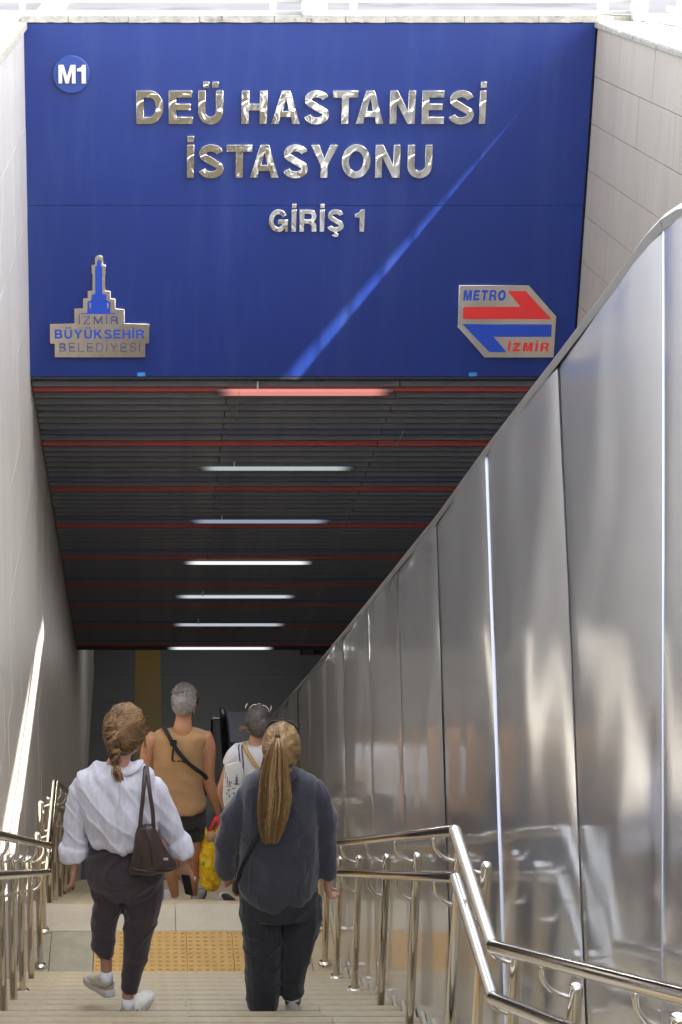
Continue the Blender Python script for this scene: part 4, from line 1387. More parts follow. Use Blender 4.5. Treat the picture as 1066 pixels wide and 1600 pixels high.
hand(b, F1.p(117, 1347), (0.0, 0.10, -1), (0.25, 1, 0), curl=0.32, thumb=-1, scale=1.02)
hand(b, F1.p(289, 1350, .03), (0.12, 0.05, -1), (-1, 0.25, 0), curl=0.62, thumb=1, scale=1.0)
fuse(b, 'body', M_skin, F1.root, 0.0048, 3)
eyes(L1, F1)
# blouse
b = MB()
b.tube(F1.path([(188, 1195, 25, .05, -.02), (186, 1201, 42, .075, -.02), (183, 1212, 58, .10, -.02), (182, 1240, 62, .125, -.02), (185, 1270, 61, .14, -.02), (189, 1296, 57, .145, -.015), (192, 1314, 54, .145), (192, 1324, 51, .14), (192, 1330, 47, .125)]), 28, flat=True)
F1.limb(b, [(144, 1222, 15), (128, 1240, 16.5), (119, 1270, 16), (117, 1305, 16), (117, 1325, 17), (117, 1336, 15)])
F1.limb(b, [(224, 1220, 15), (243, 1238, 16.5), (256, 1270, 17, .01), (268, 1298, 16.5, .02), (277, 1318, 16, .03), (281, 1330, 14, .03)])
F1.limb(b, [(115, 1326, 18.5), (115, 1331, 20.5), (116, 1343, 20.5), (117, 1347, 18)], 2, 18)
F1.limb(b, [(274, 1316, 18.5, .03), (278, 1321, 20.5, .03), (285, 1334, 20.5, .03), (287, 1339, 18, .03)], 2, 18)
def fold1(v):
    cx = F1.p(188, 1300).x
    u = v.x - cx
    side = min(1, abs(u)/0.2)
    a = 0.010*ridge(v, 13, 5, 3.0, 3)
    q = Vector((v.x*0.8+v.z*0.6, v.y, v.z*0.8-v.x*0.6))
    a += 0.008*ridge(q, 15, 5, 3.6, 9)
    a += 0.004*noise.noise(Vector((v.x*30, v.y*12, v.z*11)))
    a += 0.006*crease(q, 12, 4, 3.0, 21) + 0.003*crease(v, 16, 6, 6, 31)
    return a - 0.007
fuse(b, 'blouse', M_linen, F1.root, 0.0062, 4, fold1)
# collar, standing open around the neck
b = MB()
ring = [(151, 1199, .01), (157, 1206, -.05), (169, 1212, -.082), (186, 1213, -.092), (203, 1208, -.082), (215, 1199, -.055), (221, 1191, -.01), (217, 1190, .05), (190, 1197, .085), (160, 1198, .07)]
b.tube([(F1.p(x, y, dy), .006, .013) for x, y, dy in ring], 10, closed=True, up=Vector((0, 0, 1)))
b.tube(smooth_path([(tuple(F1.p(x, y, dy)), .006, r) for x, y, dy, r in [(190, 1211, -.10, .012), (206, 1204, -.10, .020), (217, 1194, -.075, .022), (224, 1190, -.04, .014)]], 3), 10, up=Vector((0, -1, 0.3)))
fuse(b, 'collar', M_linen, F1.root, 0.005, 2, lambda v: 0.002*noise.noise(v*40))
# seam yoke line and back pleat
b = MB()
b.tube([(F1.p(186+3*math.sin(k*.8), 1212+k*11, -.150-.012*math.sin(k*.55)), .0035, .003) for k in range(0, 9)], 6)
b.build('back_seam', M_linen, F1.root, smooth=True)
# trousers
b = MB()
b.tube(F1.path([(191, 1312, 42, .10), (194, 1330, 55, .125), (196, 1362, 63, .15), (197, 1382, 62, .14), (198, 1398, 56, .11), (197, 1410, 40, .08)]), 26, flat=True)
F1.limb(b, [(170, 1380, 31), (168, 1400, 26), (169, 1421, 22.5), (163, 1452, 20.5), (161, 1479, 18.5), (165, 1494, 14.5, .01), (166, 1499, 13, .01)])
F1.limb(b, [(222, 1375, 36), (224, 1396, 34), (223, 1421, 31), (217, 1462, 24.5), (211, 1504, 20), (203, 1546, 14.5), (202, 1551, 13)])
def fold2(v):
    return 0.008*crease(Vector((v.x*.8+v.z*.5, v.y, v.z*.9-v.x*.7)), 6, 5, 9, 1) + 0.004*noise.noise(Vector((v.x*9, v.y*9, v.z*14))) - 0.002
fuse(b, 'trousers', M_plum, F1.root, 0.0068, 4, fold2)
for (x, y, dy) in ((166, 1520, .03), (200, 1562, .0)):
    b = MB(); b.tube([(F1.p(x, y-4, dy), .033, .035), (F1.p(x, y+16, dy), .034, .040)], 14); b.build('sock', M_sock, F1.root, smooth=True)
shoe(F1, F1.p(170, 1556, .03), -0.42, w=0.04, pitch=0.24, length=0.235)
shoe(F1, on(F1.p(198, 1580, -.01), -5.373), 0.42, length=0.235, m=mat('white trainer', (0.70, 0.68, 0.60), 0.6, var=.08, vscale=20))
# hair
rad = (0.092, 0.110, 0.118)
keep1 = lambda d: not (d.y > 0.30 and d.z < 0.55) and d.z > -0.62 and not (d.y > 0.0 and d.z < -0.25)
b = MB()
b.ball(L1(0, -0.008, 0.008), (0.090, 0.107, 0.114), 20, 14, rot1)
b.ball(L1(0, -0.030, -0.035), (0.079, 0.077, 0.078), 16, 12, rot1)
h = fuse(b, 'hair', H_brown, F1.root, 0.006, 2); set_tone(h, lambda c: 0.35)
tie1 = (-0.22, -0.92, 0.33)
pp = scalp_paths(L1, rad, tie1, 1700, rnd, keep1, wob=0.36, lift=0.009, lump=0.10)
strands(pp, 'hair_strands', H_brown, h, 0.0015)
# knotted top, braid and tuft
kn = L1(tie1[0]*0.09, tie1[1]*0.115, tie1[2]*0.11)
pth = []
for k in range(360):
    a = rnd.uniform(0, 6.28); rr = rnd.uniform(.008, .030); ph = rnd.uniform(0, 6.28)
    pth.append([kn + Vector((rr*math.cos(a+t*1.1), -0.012+rnd.uniform(-.012, .012), rr*0.9*math.sin(a+t*1.1))) for t in range(5)])
strands(pth, 'hair_knot', H_brown, h, 0.0016)
braid_pts = [kn + Vector((0, -0.01, 0)), F1.p(176, 1150, -.135), F1.p(178, 1168, -.135), F1.p(180, 1182, -.135), F1.p(181, 1194, -.140)]
def lerp_path(P, t):
    f = t*(len(P)-1); i = min(int(f), len(P)-2)
    return P[i].lerp(P[i+1], f-i)
pth = []
for k in range(480):
    st = k % 3; off = st*2.094
    jx, jy = rnd.gauss(0, .0066), rnd.gauss(0, .0055)
    pts = []
    for i in range(19):
        t = i/18
        wd = 0.017*(1-0.45*t)
        ph = t*13 + off
        pts.append(lerp_path(braid_pts, t) + Vector((wd*math.cos(ph)+jx, wd*0.6*math.sin(2*ph)+jy - .004, jx*.4)))
    pth.append((pts, [0.30, 0.55, 0.8][st] + rnd.gauss(0, .22)))
strands(pth, 'braid', H_brown, h, 0.0015)
MB().tube([(F1.p(181, 1190, -.142), .0095, .0095), (F1.p(181, 1197, -.143), .0095, .0095)], 10).build('hair_tie', M_black, h, smooth=True)
pth = []
for k in range(120):
    a = Vector((rnd.gauss(0, .004), rnd.gauss(0, .004), 0)); e = F1.p(186+rnd.uniform(-8, 8), 1217+rnd.uniform(-5, 6), -.165)
    s0 = F1.p(181, 1195, -.143)
    pth.append([s0+a, s0.lerp(e, .4)+a*1.6+Vector((0, -.004, .0)), s0.lerp(e, .75)+a*1.5, e])
strands(pth, 'braid_tuft', H_brown, h, 0.0024)
pth = []
for k in range(150):      # flyaway wisps
    d = Vector((rnd.gauss(0, 1), rnd.gauss(-.3, .8), abs(rnd.gauss(.4, .6)))).normalized()
    p0 = L1(d.x*.083, d.y*.102, d.z*.108)
    q = Vector((rnd.uniform(-.022, .022), rnd.uniform(-.02, .0), rnd.uniform(-.006, .022)))
    pth.append([p0, p0+rot1 @ d*.010+q*.3, p0+rot1 @ d*.018+q*.8, p0+q*1.4+rot1 @ d*.014])
for k in range(70):
    x = rnd.choice([rnd.uniform(164, 172), rnd.uniform(222, 227)])
    y0_ = rnd.uniform(1118, 1140)
    pth.append([F1.p(x, y0_, rnd.uniform(-.05, .03)), F1.p(x+rnd.uniform(-4, 3), y0_+12, -.02), F1.p(x+rnd.uniform(-3, 5), y0_+28, -.02), F1.p(x+rnd.uniform(-2, 8), y0_+42, -.02)])
tag(strands(pth, 'loose_hair', H_brown, h, 0.0012), kind='stuff')
# brown bag
bag = empty('shoulder_bag', F1.p(240, 1361, -.17))
tag(bag, 'dark brown leather shoulder bag with thin straps, worn by the woman in the white blouse', 'handbag')
def bagrow(x0, x1, y, d0): 
    a, bb_ = F1.p(x0, y, -.16), F1.p(x1, y, -.16)
    return ((a+bb_)/2, (bb_-a).length/2, d0)
prof = [(216, 241, 1290, .018), (212, 247, 1302, .030), (209, 255, 1320, .045), (204, 266, 1340, .055), (201, 275, 1352, .055), (203, 276, 1359, .045), (208, 272, 1362, .03)]
b = MB()
b.tube(smooth_path([(tuple(c_), w_, d_) for c_, w_, d_ in (bagrow(*r) for r in prof)], 5), 24)
bo = fuse(b, 'bag_body', M_leather, bag, 0.0055, 3, lambda v: 0.0035*ridge(v, 26, 3, 6, 2))
b = MB(); b.tube([(F1.p(x, y, -.16-dd), .003, .004) for x, y, dd in ((228, 1292, .03), (232, 1310, .046), (236, 1330, .058), (239, 1350, .058), (240, 1361, .046))], 6); b.build('centre_seam', M_leather, bag, smooth=True)
b = MB(); b.tube([(F1.p(x, y, -.16-dd), .0045, .0045) for x, y, dd in ((203, 1354, .035), (215, 1359, .05), (240, 1362, .054), (262, 1359, .05), (276, 1354, .03))], 6); b.build('base_piping', M_leather, bag, smooth=True)
a_ = F1.p(255.5, 1344, -.222); MB().box((a_.x, a_.y-.003, a_.z), (a_.x+.022, a_.y+.004, a_.z+.010)).build('metal_tag', M_gold, bag)
for x1, x2, x3 in ((227, 221, 219), (230, 239, 240)):
    b = MB()
    b.tube(smooth_path([(tuple(F1.p(*q)), .0095, .0028) for q in ((230, 1203, .04), (229, 1197, -.03), (x1, 1202, -.105), ((x1+x2)/2, 1240, -.155), (x2, 1270, -.165), (x3, 1293, -.17))], 5), 8)
    b.build('strap', M_leather, bag, smooth=True)
# phone held in the right hand
ph = MB()
q0, q1 = F1.p(283, 1366, .02), F1.p(297, 1397, .02)
ph.add([(q0.x, 8.43, q0.z), (q1.x-.002, 8.40, q0.z+.012), (q1.x+.016, 8.42, q1.z), (q0.x+.022, 8.45, q1.z-.01),
        (q0.x, 8.442, q0.z), (q1.x-.002, 8.412, q0.z+.012), (q1.x+.016, 8.432, q1.z), (q0.x+.022, 8.462, q1.z-.01)],
       [(0,1,2,3), (7,6,5,4), (0,4,5,1), (1,5,6,2), (2,6,7,3), (3,7,4,0)])
tag(ph.build('phone', M_phone, bevel=0.004), 'black phone held low in the hand of the woman in the white blouse', 'phone')

# ---------------- woman in the navy overshirt
F2 = Fig(8.42, (0.62, 8.42, -5.375), 'woman with a long blond ponytail in a navy overshirt and wide black jeans', GRP)
b = MB()
L2, rot2 = head(b, F2.p(440, 1166), 0.10, -0.05, w=0.080, dp=0.1, h=0.118)
F2.limb(b, [(440, 1185, 15), (440, 1205, 17), (440, 1225, 22)])
b.tube(F2.path([(440, 1214, 24, .045), (438, 1232, 38, .07), (438, 1280, 50, .10), (438, 1350, 52, .12), (438, 1420, 52, .12)]), 20, flat=True)
F2.limb(b, [(396, 1244, 9), (368, 1270, 11.5), (358, 1310, 10, .01), (352, 1340, 9, .03), (353, 1366, 8, .05)])
F2.limb(b, [(476, 1246, 8), (503, 1280, 9.5), (510, 1315, 10), (511, 1350, 9), (511, 1372, 8)])
F2.limb(b, [(410, 1430, 22), (411, 1500, 17), (412, 1560, 11)])
F2.limb(b, [(470, 1430, 20), (464, 1500, 12), (457, 1560, 8, .02)])
hand(b, F2.p(354, 1367, .05), (0.28, 0.45, -0.75), (0.7, 0.6, 0), curl=0.7, thumb=-1, scale=0.95)
hand(b, F2.p(511, 1373), (0.02, 0.15, -1), (-0.3, 1, 0), curl=0.9, thumb=1, scale=0.98)
fuse(b, 'body', M_skin, F2.root, 0.0048, 3)
eyes(L2, F2)
b = MB()
b.tube(F2.path([(440, 1203, 24, .045), (439, 1209, 40, .075), (437, 1219, 56, .10), (436, 1236, 62, .12), (437, 1260, 64, .13), (438, 1300, 63, .135), (438, 1350, 62.5, .14), (437, 1385, 63, .15), (436, 1405, 61, .148), (435, 1417, 54, .14), (435, 1425, 42, .13), (435, 1430, 25, .11)]), 30, flat=True)
F2.limb(b, [(396, 1234, 17), (380, 1254, 18.5), (367, 1282, 18.5, .0), (358, 1315, 19, .01), (352, 1345, 18, .03), (351, 1362, 16, .04), (352, 1370, 14.5, .05)])
F2.limb(b, [(483, 1234, 17), (498, 1254, 18.5), (507, 1285, 19), (510, 1325, 17.5), (511, 1358, 15), (511, 1374, 13)])
def fold3(v):
    q = Vector((v.x*0.85+v.z*0.5, v.y, v.z*0.85-v.x*0.5))
    return 0.010*ridge(v, 8, 5, 2.6, 5) + 0.009*ridge(q, 9, 5, 3.4, 12) + 0.003*noise.noise(Vector((v.x*22, v.y*14, v.z*12))) + 0.005*crease(q, 8, 4, 3, 17) + 0.004*crease(v, 11, 5, 6, 27) - 0.010
fuse(b, 'overshirt', M_navy, F2.root, 0.0066, 4, fold3)
b = MB()
ring = [(411, 1211, -.01), (420, 1217, -.06), (440, 1219, -.08), (460, 1217, -.06), (469, 1211, -.01), (463, 1206, .04), (440, 1208, .07), (417, 1206, .04)]
b.tube([(F2.p(x, y, dy), .007, .015) for x, y, dy in ring], 10, closed=True, up=Vector((0, 0, 1)))
fuse(b, 'collar', M_navy, F2.root, 0.005, 2)
for pts_ in ([(395, 1240, -.105), (392, 1290, -.10), (391, 1340, -.10), (388, 1395, -.11)], [(484, 1240, -.095), (487, 1290, -.095), (487, 1340, -.10), (483, 1395, -.11)]):
    b = MB(); b.tube([(F2.p(x, y, dy), .003, .003) for x, y, dy in pts_], 6); b.build('side_seam', M_navy, F2.root, smooth=True)
# jeans
b = MB()
b.tube(F2.path([(437, 1378, 56, .13), (438, 1405, 60, .14), (440, 1432, 58, .13)]), 26, flat=True)
F2.limb(b, [(407, 1412, 32), (409, 1440, 33), (411, 1490, 29.5), (412, 1540, 27), (412, 1577, 25), (412, 1582, 23)])
F2.limb(b, [(472, 1412, 31), (473, 1440, 30), (466, 1480, 25.5), (461, 1515, 21.5), (457, 1555, 17.5, .02), (457, 1564, 16.5, .02)])
def fold4(v):
    return 0.008*crease(Vector((v.x*.8+v.z*.5, v.y, v.z*.9-v.x*.7)), 6, 5, 8, 2) + 0.006*ridge(v, 12, 6, 2, 7) - 0.004
fuse(b, 'jeans', M_denim, F2.root, 0.0068, 3, fold4)
shoe(F2, on(F2.p(413, 1585, 0.02), -5.373), -0.15, m=M_strap, msole=M_soled)
shoe(F2, on(F2.p(457, 1576, 0.09), -5.373), 0.12, m=M_sole, msole=M_sole, high=.06)
b = MB()
b.tube(smooth_path([(tuple(F2.p(*q)), .0125, .0022) for q in ((466, 1212, .0), (460, 1222, -.11), (435, 1262, -.150), (405, 1303, -.148), (388, 1335, -.135), (376, 1360, -.09), (372, 1385, -.02))], 5), 8, up=Vector((1, 0, .6)))
cbag = empty('crossbody_bag', F2.p(372, 1392, .08))
tag(cbag, 'black crossbody bag strap running diagonally over the navy overshirt under the ponytail', 'bag')
b.build('strap', M_strap, cbag, smooth=True)
b = MB(); q = F2.p(385, 1392, .24)
b.tube(smooth_path([((q.x, q.y-.05, q.z+.06), .02, .05), ((q.x-.004, q.y-.03, q.z), .032, .08), ((q.x, q.y-.02, q.z-.07), .028, .08), ((q.x, q.y, q.z-.10), .012, .05)], 4), 14)
b.build('pouch', M_strap, cbag, smooth=True)
# hair, combed back radially into a high tie
b = MB()
b.ball(L2(0, -0.006, 0.006), (0.084, 0.102, 0.108), 20, 14, rot2)
b.ball(L2(0, -0.03, -0.035), (0.076, 0.074, 0.070), 16, 12, rot2)
h = fuse(b, 'hair', H_blond, F2.root, 0.006, 2); set_tone(h, lambda c: 0.35)
tie2 = (-0.10, -0.90, 0.28)
rad = (0.088, 0.106, 0.113)
keep2 = lambda d: not (d.y > 0.30 and d.z < 0.5) and d.z > -0.70 and not (d.y > 0.1 and d.z < -0.2)
pp = [(q, min(1, max(0, t_+.10))) for q, t_ in scalp_paths(L2, rad, tie2, 2200, rnd, keep2, wob=0.06, lift=0.004, k=12, lump=.03)]
strands(pp, 'hair_strands', H_blond, h, 0.0013)
tp = F2.p(434, 1153, -.115)
MB().tube([(tp+Vector((0, .012, .004)), .013, .011), (tp+Vector((0, -.004, .002)), .0125, .0105)], 14, up=Vector((1, 0, 0))).build('hair_tie', M_black, h, smooth=True)
pth = []
mid = [(434, 1153, 2.6, -.120), (433, 1163, 10, -.150), (432, 1185, 17, -.155), (430, 1215, 22, -.158), (430, 1245, 25, -.170), (427, 1275, 23, -.175), (424, 1300, 17, -.175), (422, 1320, 9, -.170)]
for k in range(1700):
    a = rnd.uniform(-1, 1); dq = rnd.uniform(-1, 1)*math.sqrt(max(0, 1-a*a))
    end = rnd.uniform(.70, 1.0) if rnd.random() < .7 else rnd.uniform(.5, .8)
    w1, w2 = rnd.uniform(0, 6.28), rnd.uniform(.5, 1.6)
    pts = []
    for i in range(17):
        t = i/16*end
        f = t*(len(mid)-1); j = min(int(f), len(mid)-2); g_ = f-j
        x, y, w_, dy = (mid[j][q]*(1-g_)+mid[j+1][q]*g_ for q in range(4))
        pts.append(F2.p(x + a*w_ + 3.2*t*math.sin(w1+6*t*w2), y, dy + dq*.022*min(1, t*6)+.004*math.sin(w1*2+5*t)))
    pth.append((pts, min(1, max(0, .56 + .42*noise.noise(Vector((a*3.6, dq*2, .3))) + .20*rnd.gauss(0, 1)))))
strands(pth, 'ponytail', H_blond, h, 0.0014)
pth = []
for k in range(60):
    s_ = rnd.choice([-1, 1])
    x = 440+s_*rnd.uniform(22, 28)
    pth.append([F2.p(x, 1180, .02), F2.p(x+s_*3, 1192, .03), F2.p(x+s_*rnd.uniform(3, 9), 1204, .035), F2.p(x+s_*rnd.uniform(0, 9), 1214+rnd.uniform(-4, 4), .04)])
tag(strands(pth, 'loose_hair', H_blond, h, 0.0013), kind='stuff')
# sunglasses pushed up on the head
def sunglasses(Lf, w, z, yb, yf, parent_label, m_frame, m_lens, name='sunglasses', rh=0.017):
    g_ = empty(name, Lf(0, yf, z))
    tag(g_, parent_label, 'sunglasses')
    b = MB()
    b.tube([(Lf(-w, yb, z-.012), .0028, .0045), (Lf(-w-.002, (yb+yf)/2, z), .0028, .0045), (Lf(-w+.004, yf, z+.006), .003, .006)], 8); b.build('temple', m_frame, g_, smooth=True)
    b = MB()
    b.tube([(Lf(w, yb, z-.012), .0028, .0045), (Lf(w+.002, (yb+yf)/2, z), .0028, .0045), (Lf(w-.004, yf, z+.006), .003, .006)], 8); b.build('temple', m_frame, g_, smooth=True)
    for s_ in (-1, 1):
        cx = s_*w*0.50
        ringp = [(Lf(cx+.029*math.cos(a_), yf+.010-abs(s_*.5*w+.031*math.cos(a_))**2*1.2, z+rh*(math.sin(a_)-.4)-abs(cx+.029*math.cos(a_))**2*6), .0028, .0028) for a_ in [2*math.pi*k/16 for k in range(16)]]
        b = MB(); b.tube(ringp, 6, closed=True, up=Vector((0, 1, 0))); b.build('rim', m_frame, g_, smooth=True)
        b = MB(); n = 16
        vs = [r_[0] for r_ in ringp]
        off = Lf(0, .002, 0) - Lf(0, 0, 0)
        b.add(vs + [v+off for v in vs], [tuple(range(n)), tuple(range(2*n-1, n-1, -1))] + [(i, i+n, (i+1) % n+n, (i+1) % n) for i in range(n)])
        b.build('lens', m_lens, g_)
    b = MB(); b.tube([(Lf(-.012, yf+.010, z+.012), .002, .002), (Lf(.012, yf+.010, z+.012), .002, .002)], 6); b.build('bridge', m_frame, g_, smooth=True)
    return g_
sunglasses(L2, .088, .112, -.01, .022, 'dark sunglasses pushed up on the blond hair of the woman in navy', M_lens, M_lens)

# ---------------- man in the tan sleeveless shirt
zm = LZ - RS*5
F3 = Fig(13.62, (0.30, 13.62, zm), 'grey-haired man in a tan sleeveless shirt and black shorts, strap across his back', GRP)
b = MB()
L3, rot3 = head(b, F3.p(288, 1096), 0.40, -0.05, w=0.086, dp=0.104, h=0.128)
F3.limb(b, [(288, 1108, 12), (287, 1125, 12.5), (286, 1140, 15, -.01), (285, 1150, 18)])
b.tube(F3.path([(284, 1142, 34, .07), (283, 1155, 46, .10), (281, 1180, 38, .11), (282, 1230, 32, .10), (288, 1265, 27, .10), (290, 1290, 24, .09)]), 20, flat=True)
F3.limb(b, [(243, 1152, 11), (232, 1172, 11.5), (228, 1205, 10.5, .0), (230, 1232, 9, .03), (236, 1262, 7, .10)])
F3.limb(b, [(319, 1150, 11.5), (325, 1170, 12.5), (325, 1198, 11.5), (326, 1222, 10), (333, 1244, 9, .01), (338, 1260, 6.6, .02), (340, 1268, 6, .02)])
F3.limb(b, [(273, 1290, 17), (268, 1330, 15), (267, 1360, 11.5), (271, 1385, 8.5, .02), (274, 1402, 6.5, .02)])
F3.limb(b, [(300, 1290, 17), (302, 1325, 13.5), (302, 1355, 10.5, .05), (302, 1385, 8, .08), (303, 1400, 6.5, .1)])
hand(b, F3.p(340, 1265, .02), (0.06, 0.05, -1), (-0.2, 1, 0), curl=0.95, thumb=1, scale=1.0)
hand(b, F3.p(236, 1262, .10), (0.06, 0.2, -1), (0.3, 1, 0), curl=0.5, thumb=-1, scale=1.0)
fuse(b, 'body', M_skin2, F3.root, 0.0062, 3)
eyes(L3, F3)
b = MB()
b.tube(F3.path([(287, 1138, 16, .055), (285, 1144, 32, .085), (284, 1150, 43, .11), (282, 1162, 43, .125), (279, 1182, 41, .135), (279, 1215, 39.5, .135), (281, 1245, 38, .145), (286, 1264, 37.5, .158), (287, 1273, 35, .155)]), 28, flat=True)
fuse(b, 'sleeveless_shirt', M_tan, F3.root, 0.008, 4, lambda v: 0.007*ridge(Vector((v.x*.8+v.z*.6, v.y, v.z*.8-v.x*.6)), 9, 4, 5, 4)+0.004*ridge(v, 12, 5, 4, 1)+0.004*crease(Vector((v.x*.7+v.z*.7, v.y, v.z*.7-v.x*.7)), 6, 4, 4, 8)-.006)
b = MB()
b.tube(F3.path([(289, 1258, 30, .12), (292, 1274, 33, .135), (293, 1290, 32, .13)]), 24, flat=True)
F3.limb(b, [(280, 1270, 21), (277, 1290, 21.5), (276, 1318, 19)])
F3.limb(b, [(299, 1268, 20), (301, 1290, 20), (302, 1315, 17.5)])
fuse(b, 'shorts', M_shorts, F3.root, 0.008, 3, lambda v: 0.004*ridge(v, 8, 5, 10, 2)-.002)
for xs_ in ([(246, 1143, .02), (243, 1152, -.07), (242, 1170, -.10), (240, 1186, -.07)], [(322, 1146, .02), (324, 1158, -.07), (321, 1175, -.09), (317, 1190, -.06)]):
    b = MB(); b.tube(smooth_path([(tuple(F3.p(*q)), .004, .004) for q in xs_], 3), 6); b.build('armhole_seam', M_tan, F3.root, smooth=True)
shoe(F3, on(F3.p(273, 1408, .0), zm+.002), -0.25, m=M_white_cotton, msole=M_sole, high=.05)
shoe(F3, on(F3.p(303, 1408, .02), zm+.002), 0.3, m=mat('grey trainer', (0.34, 0.33, 0.30), 0.7), msole=M_soled, high=.06)
b = MB(); b.ball(L3(0, -0.008, 0.010), (0.089, 0.108, 0.118), 18, 12, rot3); b.ball(L3(0, -.032, -.035), (.080, .076, .066), 14, 10, rot3)
h = fuse(b, 'hair', H_grey, F3.root, 0.006, 2); set_tone(h, lambda c: 0.45)
pth = []
while len(pth) < 1100:
    d = Vector((rnd.gauss(0, 1), rnd.gauss(0, 1), rnd.gauss(0, 1))).normalized()
    if (d.y > .45 and d.z < .6) or d.z < -.55 or (d.y > .15 and d.z < .05): continue
    p0 = L3(d.x*.088, d.y*.107-.006, d.z*.117+.008)
    o_ = rot3 @ (d*0.5 + Vector((rnd.uniform(-.5, .5), rnd.uniform(-.2, .4), -.45 if d.z < .5 else rnd.uniform(-.1, .6)))).normalized()
    ln = .012 if d.z < .5 else .026
    pth.append(([p0, p0+o_*ln*.5, p0+o_*ln], min(1, max(0, (.35 if d.z > .55 and abs(d.x) < .5 else .62)+.22*rnd.gauss(0, 1)))))
strands(pth, 'hair_strands', H_grey, h, 0.0024)
pth = []
for k in range(260):
    a = rnd.uniform(-1.3, 1.3)
    p0 = L3(.056*math.sin(a), .045+.045*math.cos(a), -.075+rnd.uniform(-.022, .016))
    pth.append(([p0, p0+rot3 @ Vector((.004*math.sin(a), .010, -.012)), p0+rot3 @ Vector((.006*math.sin(a), .014, -.026))], rnd.uniform(.7, 1)))
strands(pth, 'beard', H_grey, h, 0.003)
g_ = sunglasses(L3, .087, .004, -.005, .102, 'dark glasses worn by the grey-haired man in the tan shirt', M_lens, M_lens)
sl = empty('sling_bag', F3.p(322, 1222, .12))
tag(sl, 'black sling bag strap with buckle crossing the back of the tan shirt', 'bag')
b = MB()
b.tube(smooth_path([(tuple(F3.p(*q)), .016, .003) for q in ((257, 1140, .06), (256, 1136, -.03), (262, 1146, -.112), (274, 1168, -.148), (292, 1190, -.155), (308, 1203, -.145), (320, 1212, -.10), (326, 1222, .0))], 4), 8, up=Vector((1, 0, .8)))
b.build('strap', M_strap, sl, smooth=True)
q = F3.p(271, 1160, -.150); b = MB().box((q.x-.026, q.y-.012, q.z-.022), (q.x+.026, q.y+.002, q.z+.022)); b.build('buckle', M_strap, sl, bevel=.004)
b = MB(); b.tube(smooth_path([(tuple(F3.p(*q)), .008, .002) for q in ((272, 1166, -.157), (270, 1178, -.162), (271, 1189, -.165), (284, 1189, -.165), (294, 1193, -.160))], 3), 6); b.build('loose_strap', M_strap, sl, smooth=True)
q = F3.p(318, 1225, .16); b = MB(); b.ball(q, (.07, .05, .10), 14, 10); b.build('pouch', M_strap, sl, smooth=True)

# ---------------- woman in the white T-shirt
F4 = Fig(13.3, (0.83, 13.3, LZ-RS*4), 'woman in a white T-shirt with a tote bag, mostly hidden behind the woman in navy', GRP)
b = MB()
L4, rot4 = head(b, F4.p(404, 1127), 0.25, -0.05, w=0.084, dp=.100, h=0.120)
F4.limb(b, [(402, 1140, 9.5), (400, 1156, 10), (399, 1168, 13)])
b.tube(F4.path([(396, 1166, 26, .05), (394, 1178, 34, .08), (394, 1210, 29, .09), (396, 1240, 30, .10), (398, 1270, 33, .11)]), 18, flat=True)
F4.limb(b, [(366, 1178, 8.5), (358, 1200, 8), (350, 1222, 7), (345, 1238, 6.4, .01), (350, 1256, 5.6, .03), (356, 1272, 5, .06)])
F4.limb(b, [(424, 1178, 8.5), (431, 1202, 8), (434, 1230, 7), (434, 1260, 5.5)])
F4.limb(b, [(384, 1290, 13), (378, 1340, 10), (372, 1385, 7), (370, 1400, 6)])
F4.limb(b, [(408, 1290, 13), (410, 1340, 10), (410, 1400, 6)])
hand(b, F4.p(356, 1272, .06), (0.2, 0.1, -1), (0.2, 1, 0), curl=0.6, thumb=-1, scale=0.9)
hand(b, F4.p(434, 1262), (0, 0.1, -1), (-0.2, 1, 0), curl=0.4, thumb=1, scale=0.9)
fuse(b, 'body', M_skin3, F4.root, 0.0062, 3)
eyes(L4, F4)
b = MB()
b.tube(F4.path([(399, 1161, 15, .045), (397, 1165, 27, .07), (395, 1174, 35, .095), (394, 1190, 32, .11), (395, 1215, 30, .115), (397, 1240, 30, .12)]), 24, flat=True)
F4.limb(b, [(376, 1172, 12), (365, 1183, 11.5), (359, 1194, 10.5), (357, 1198, 9.5)])
F4.limb(b, [(417, 1174, 12), (427, 1188, 11), (430, 1198, 9.5)])
fuse(b, 't_shirt', M_white_cotton, F4.root, 0.007, 3, lambda v: 0.004*ridge(v, 12, 5, 6, 2)-.002)
b = MB()
b.tube(F4.path([(397, 1232, 30, .11), (397, 1255, 33, .13), (397, 1290, 31, .13)]), 22, flat=True)
F4.limb(b, [(384, 1280, 17), (379, 1330, 14), (374, 1380, 11.5), (372, 1396, 10.5)])
F4.limb(b, [(408, 1280, 17), (410, 1330, 14), (411, 1396, 10.5)])
fuse(b, 'trousers', M_shorts, F4.root, 0.008, 3, lambda v: 0.004*ridge(v, 8, 5, 10, 2)-.002)
shoe(F4, on(F4.p(369, 1409, -.02), LZ-RS*4+.002), -0.35, m=M_strap, msole=M_sole, high=.05)
shoe(F4, on(F4.p(411, 1409, .05), LZ-RS*4+.002), 0.2, m=M_strap, msole=M_sole, high=.05)
b = MB(); b.ball(L4(0, -0.006, 0.008), (0.090, 0.107, 0.116), 18, 12, rot4); b.ball(L4(0, -.03, -.035), (.080, .078, .075), 14, 10, rot4)
h = fuse(b, 'hair', H_dgrey, F4.root, 0.006, 2); set_tone(h, lambda c: 0.4)
pp = scalp_paths(L4, (.093, .110, .119), (-0.62, -0.62, -0.45), 700, rnd, keep2, wob=0.08, lift=0.004)
strands([(q, min(.75, t_)) for q, t_ in pp], 'hair_strands', H_dgrey, h, 0.0022)
pth = []
kc = F4.p(388, 1140, -.07)
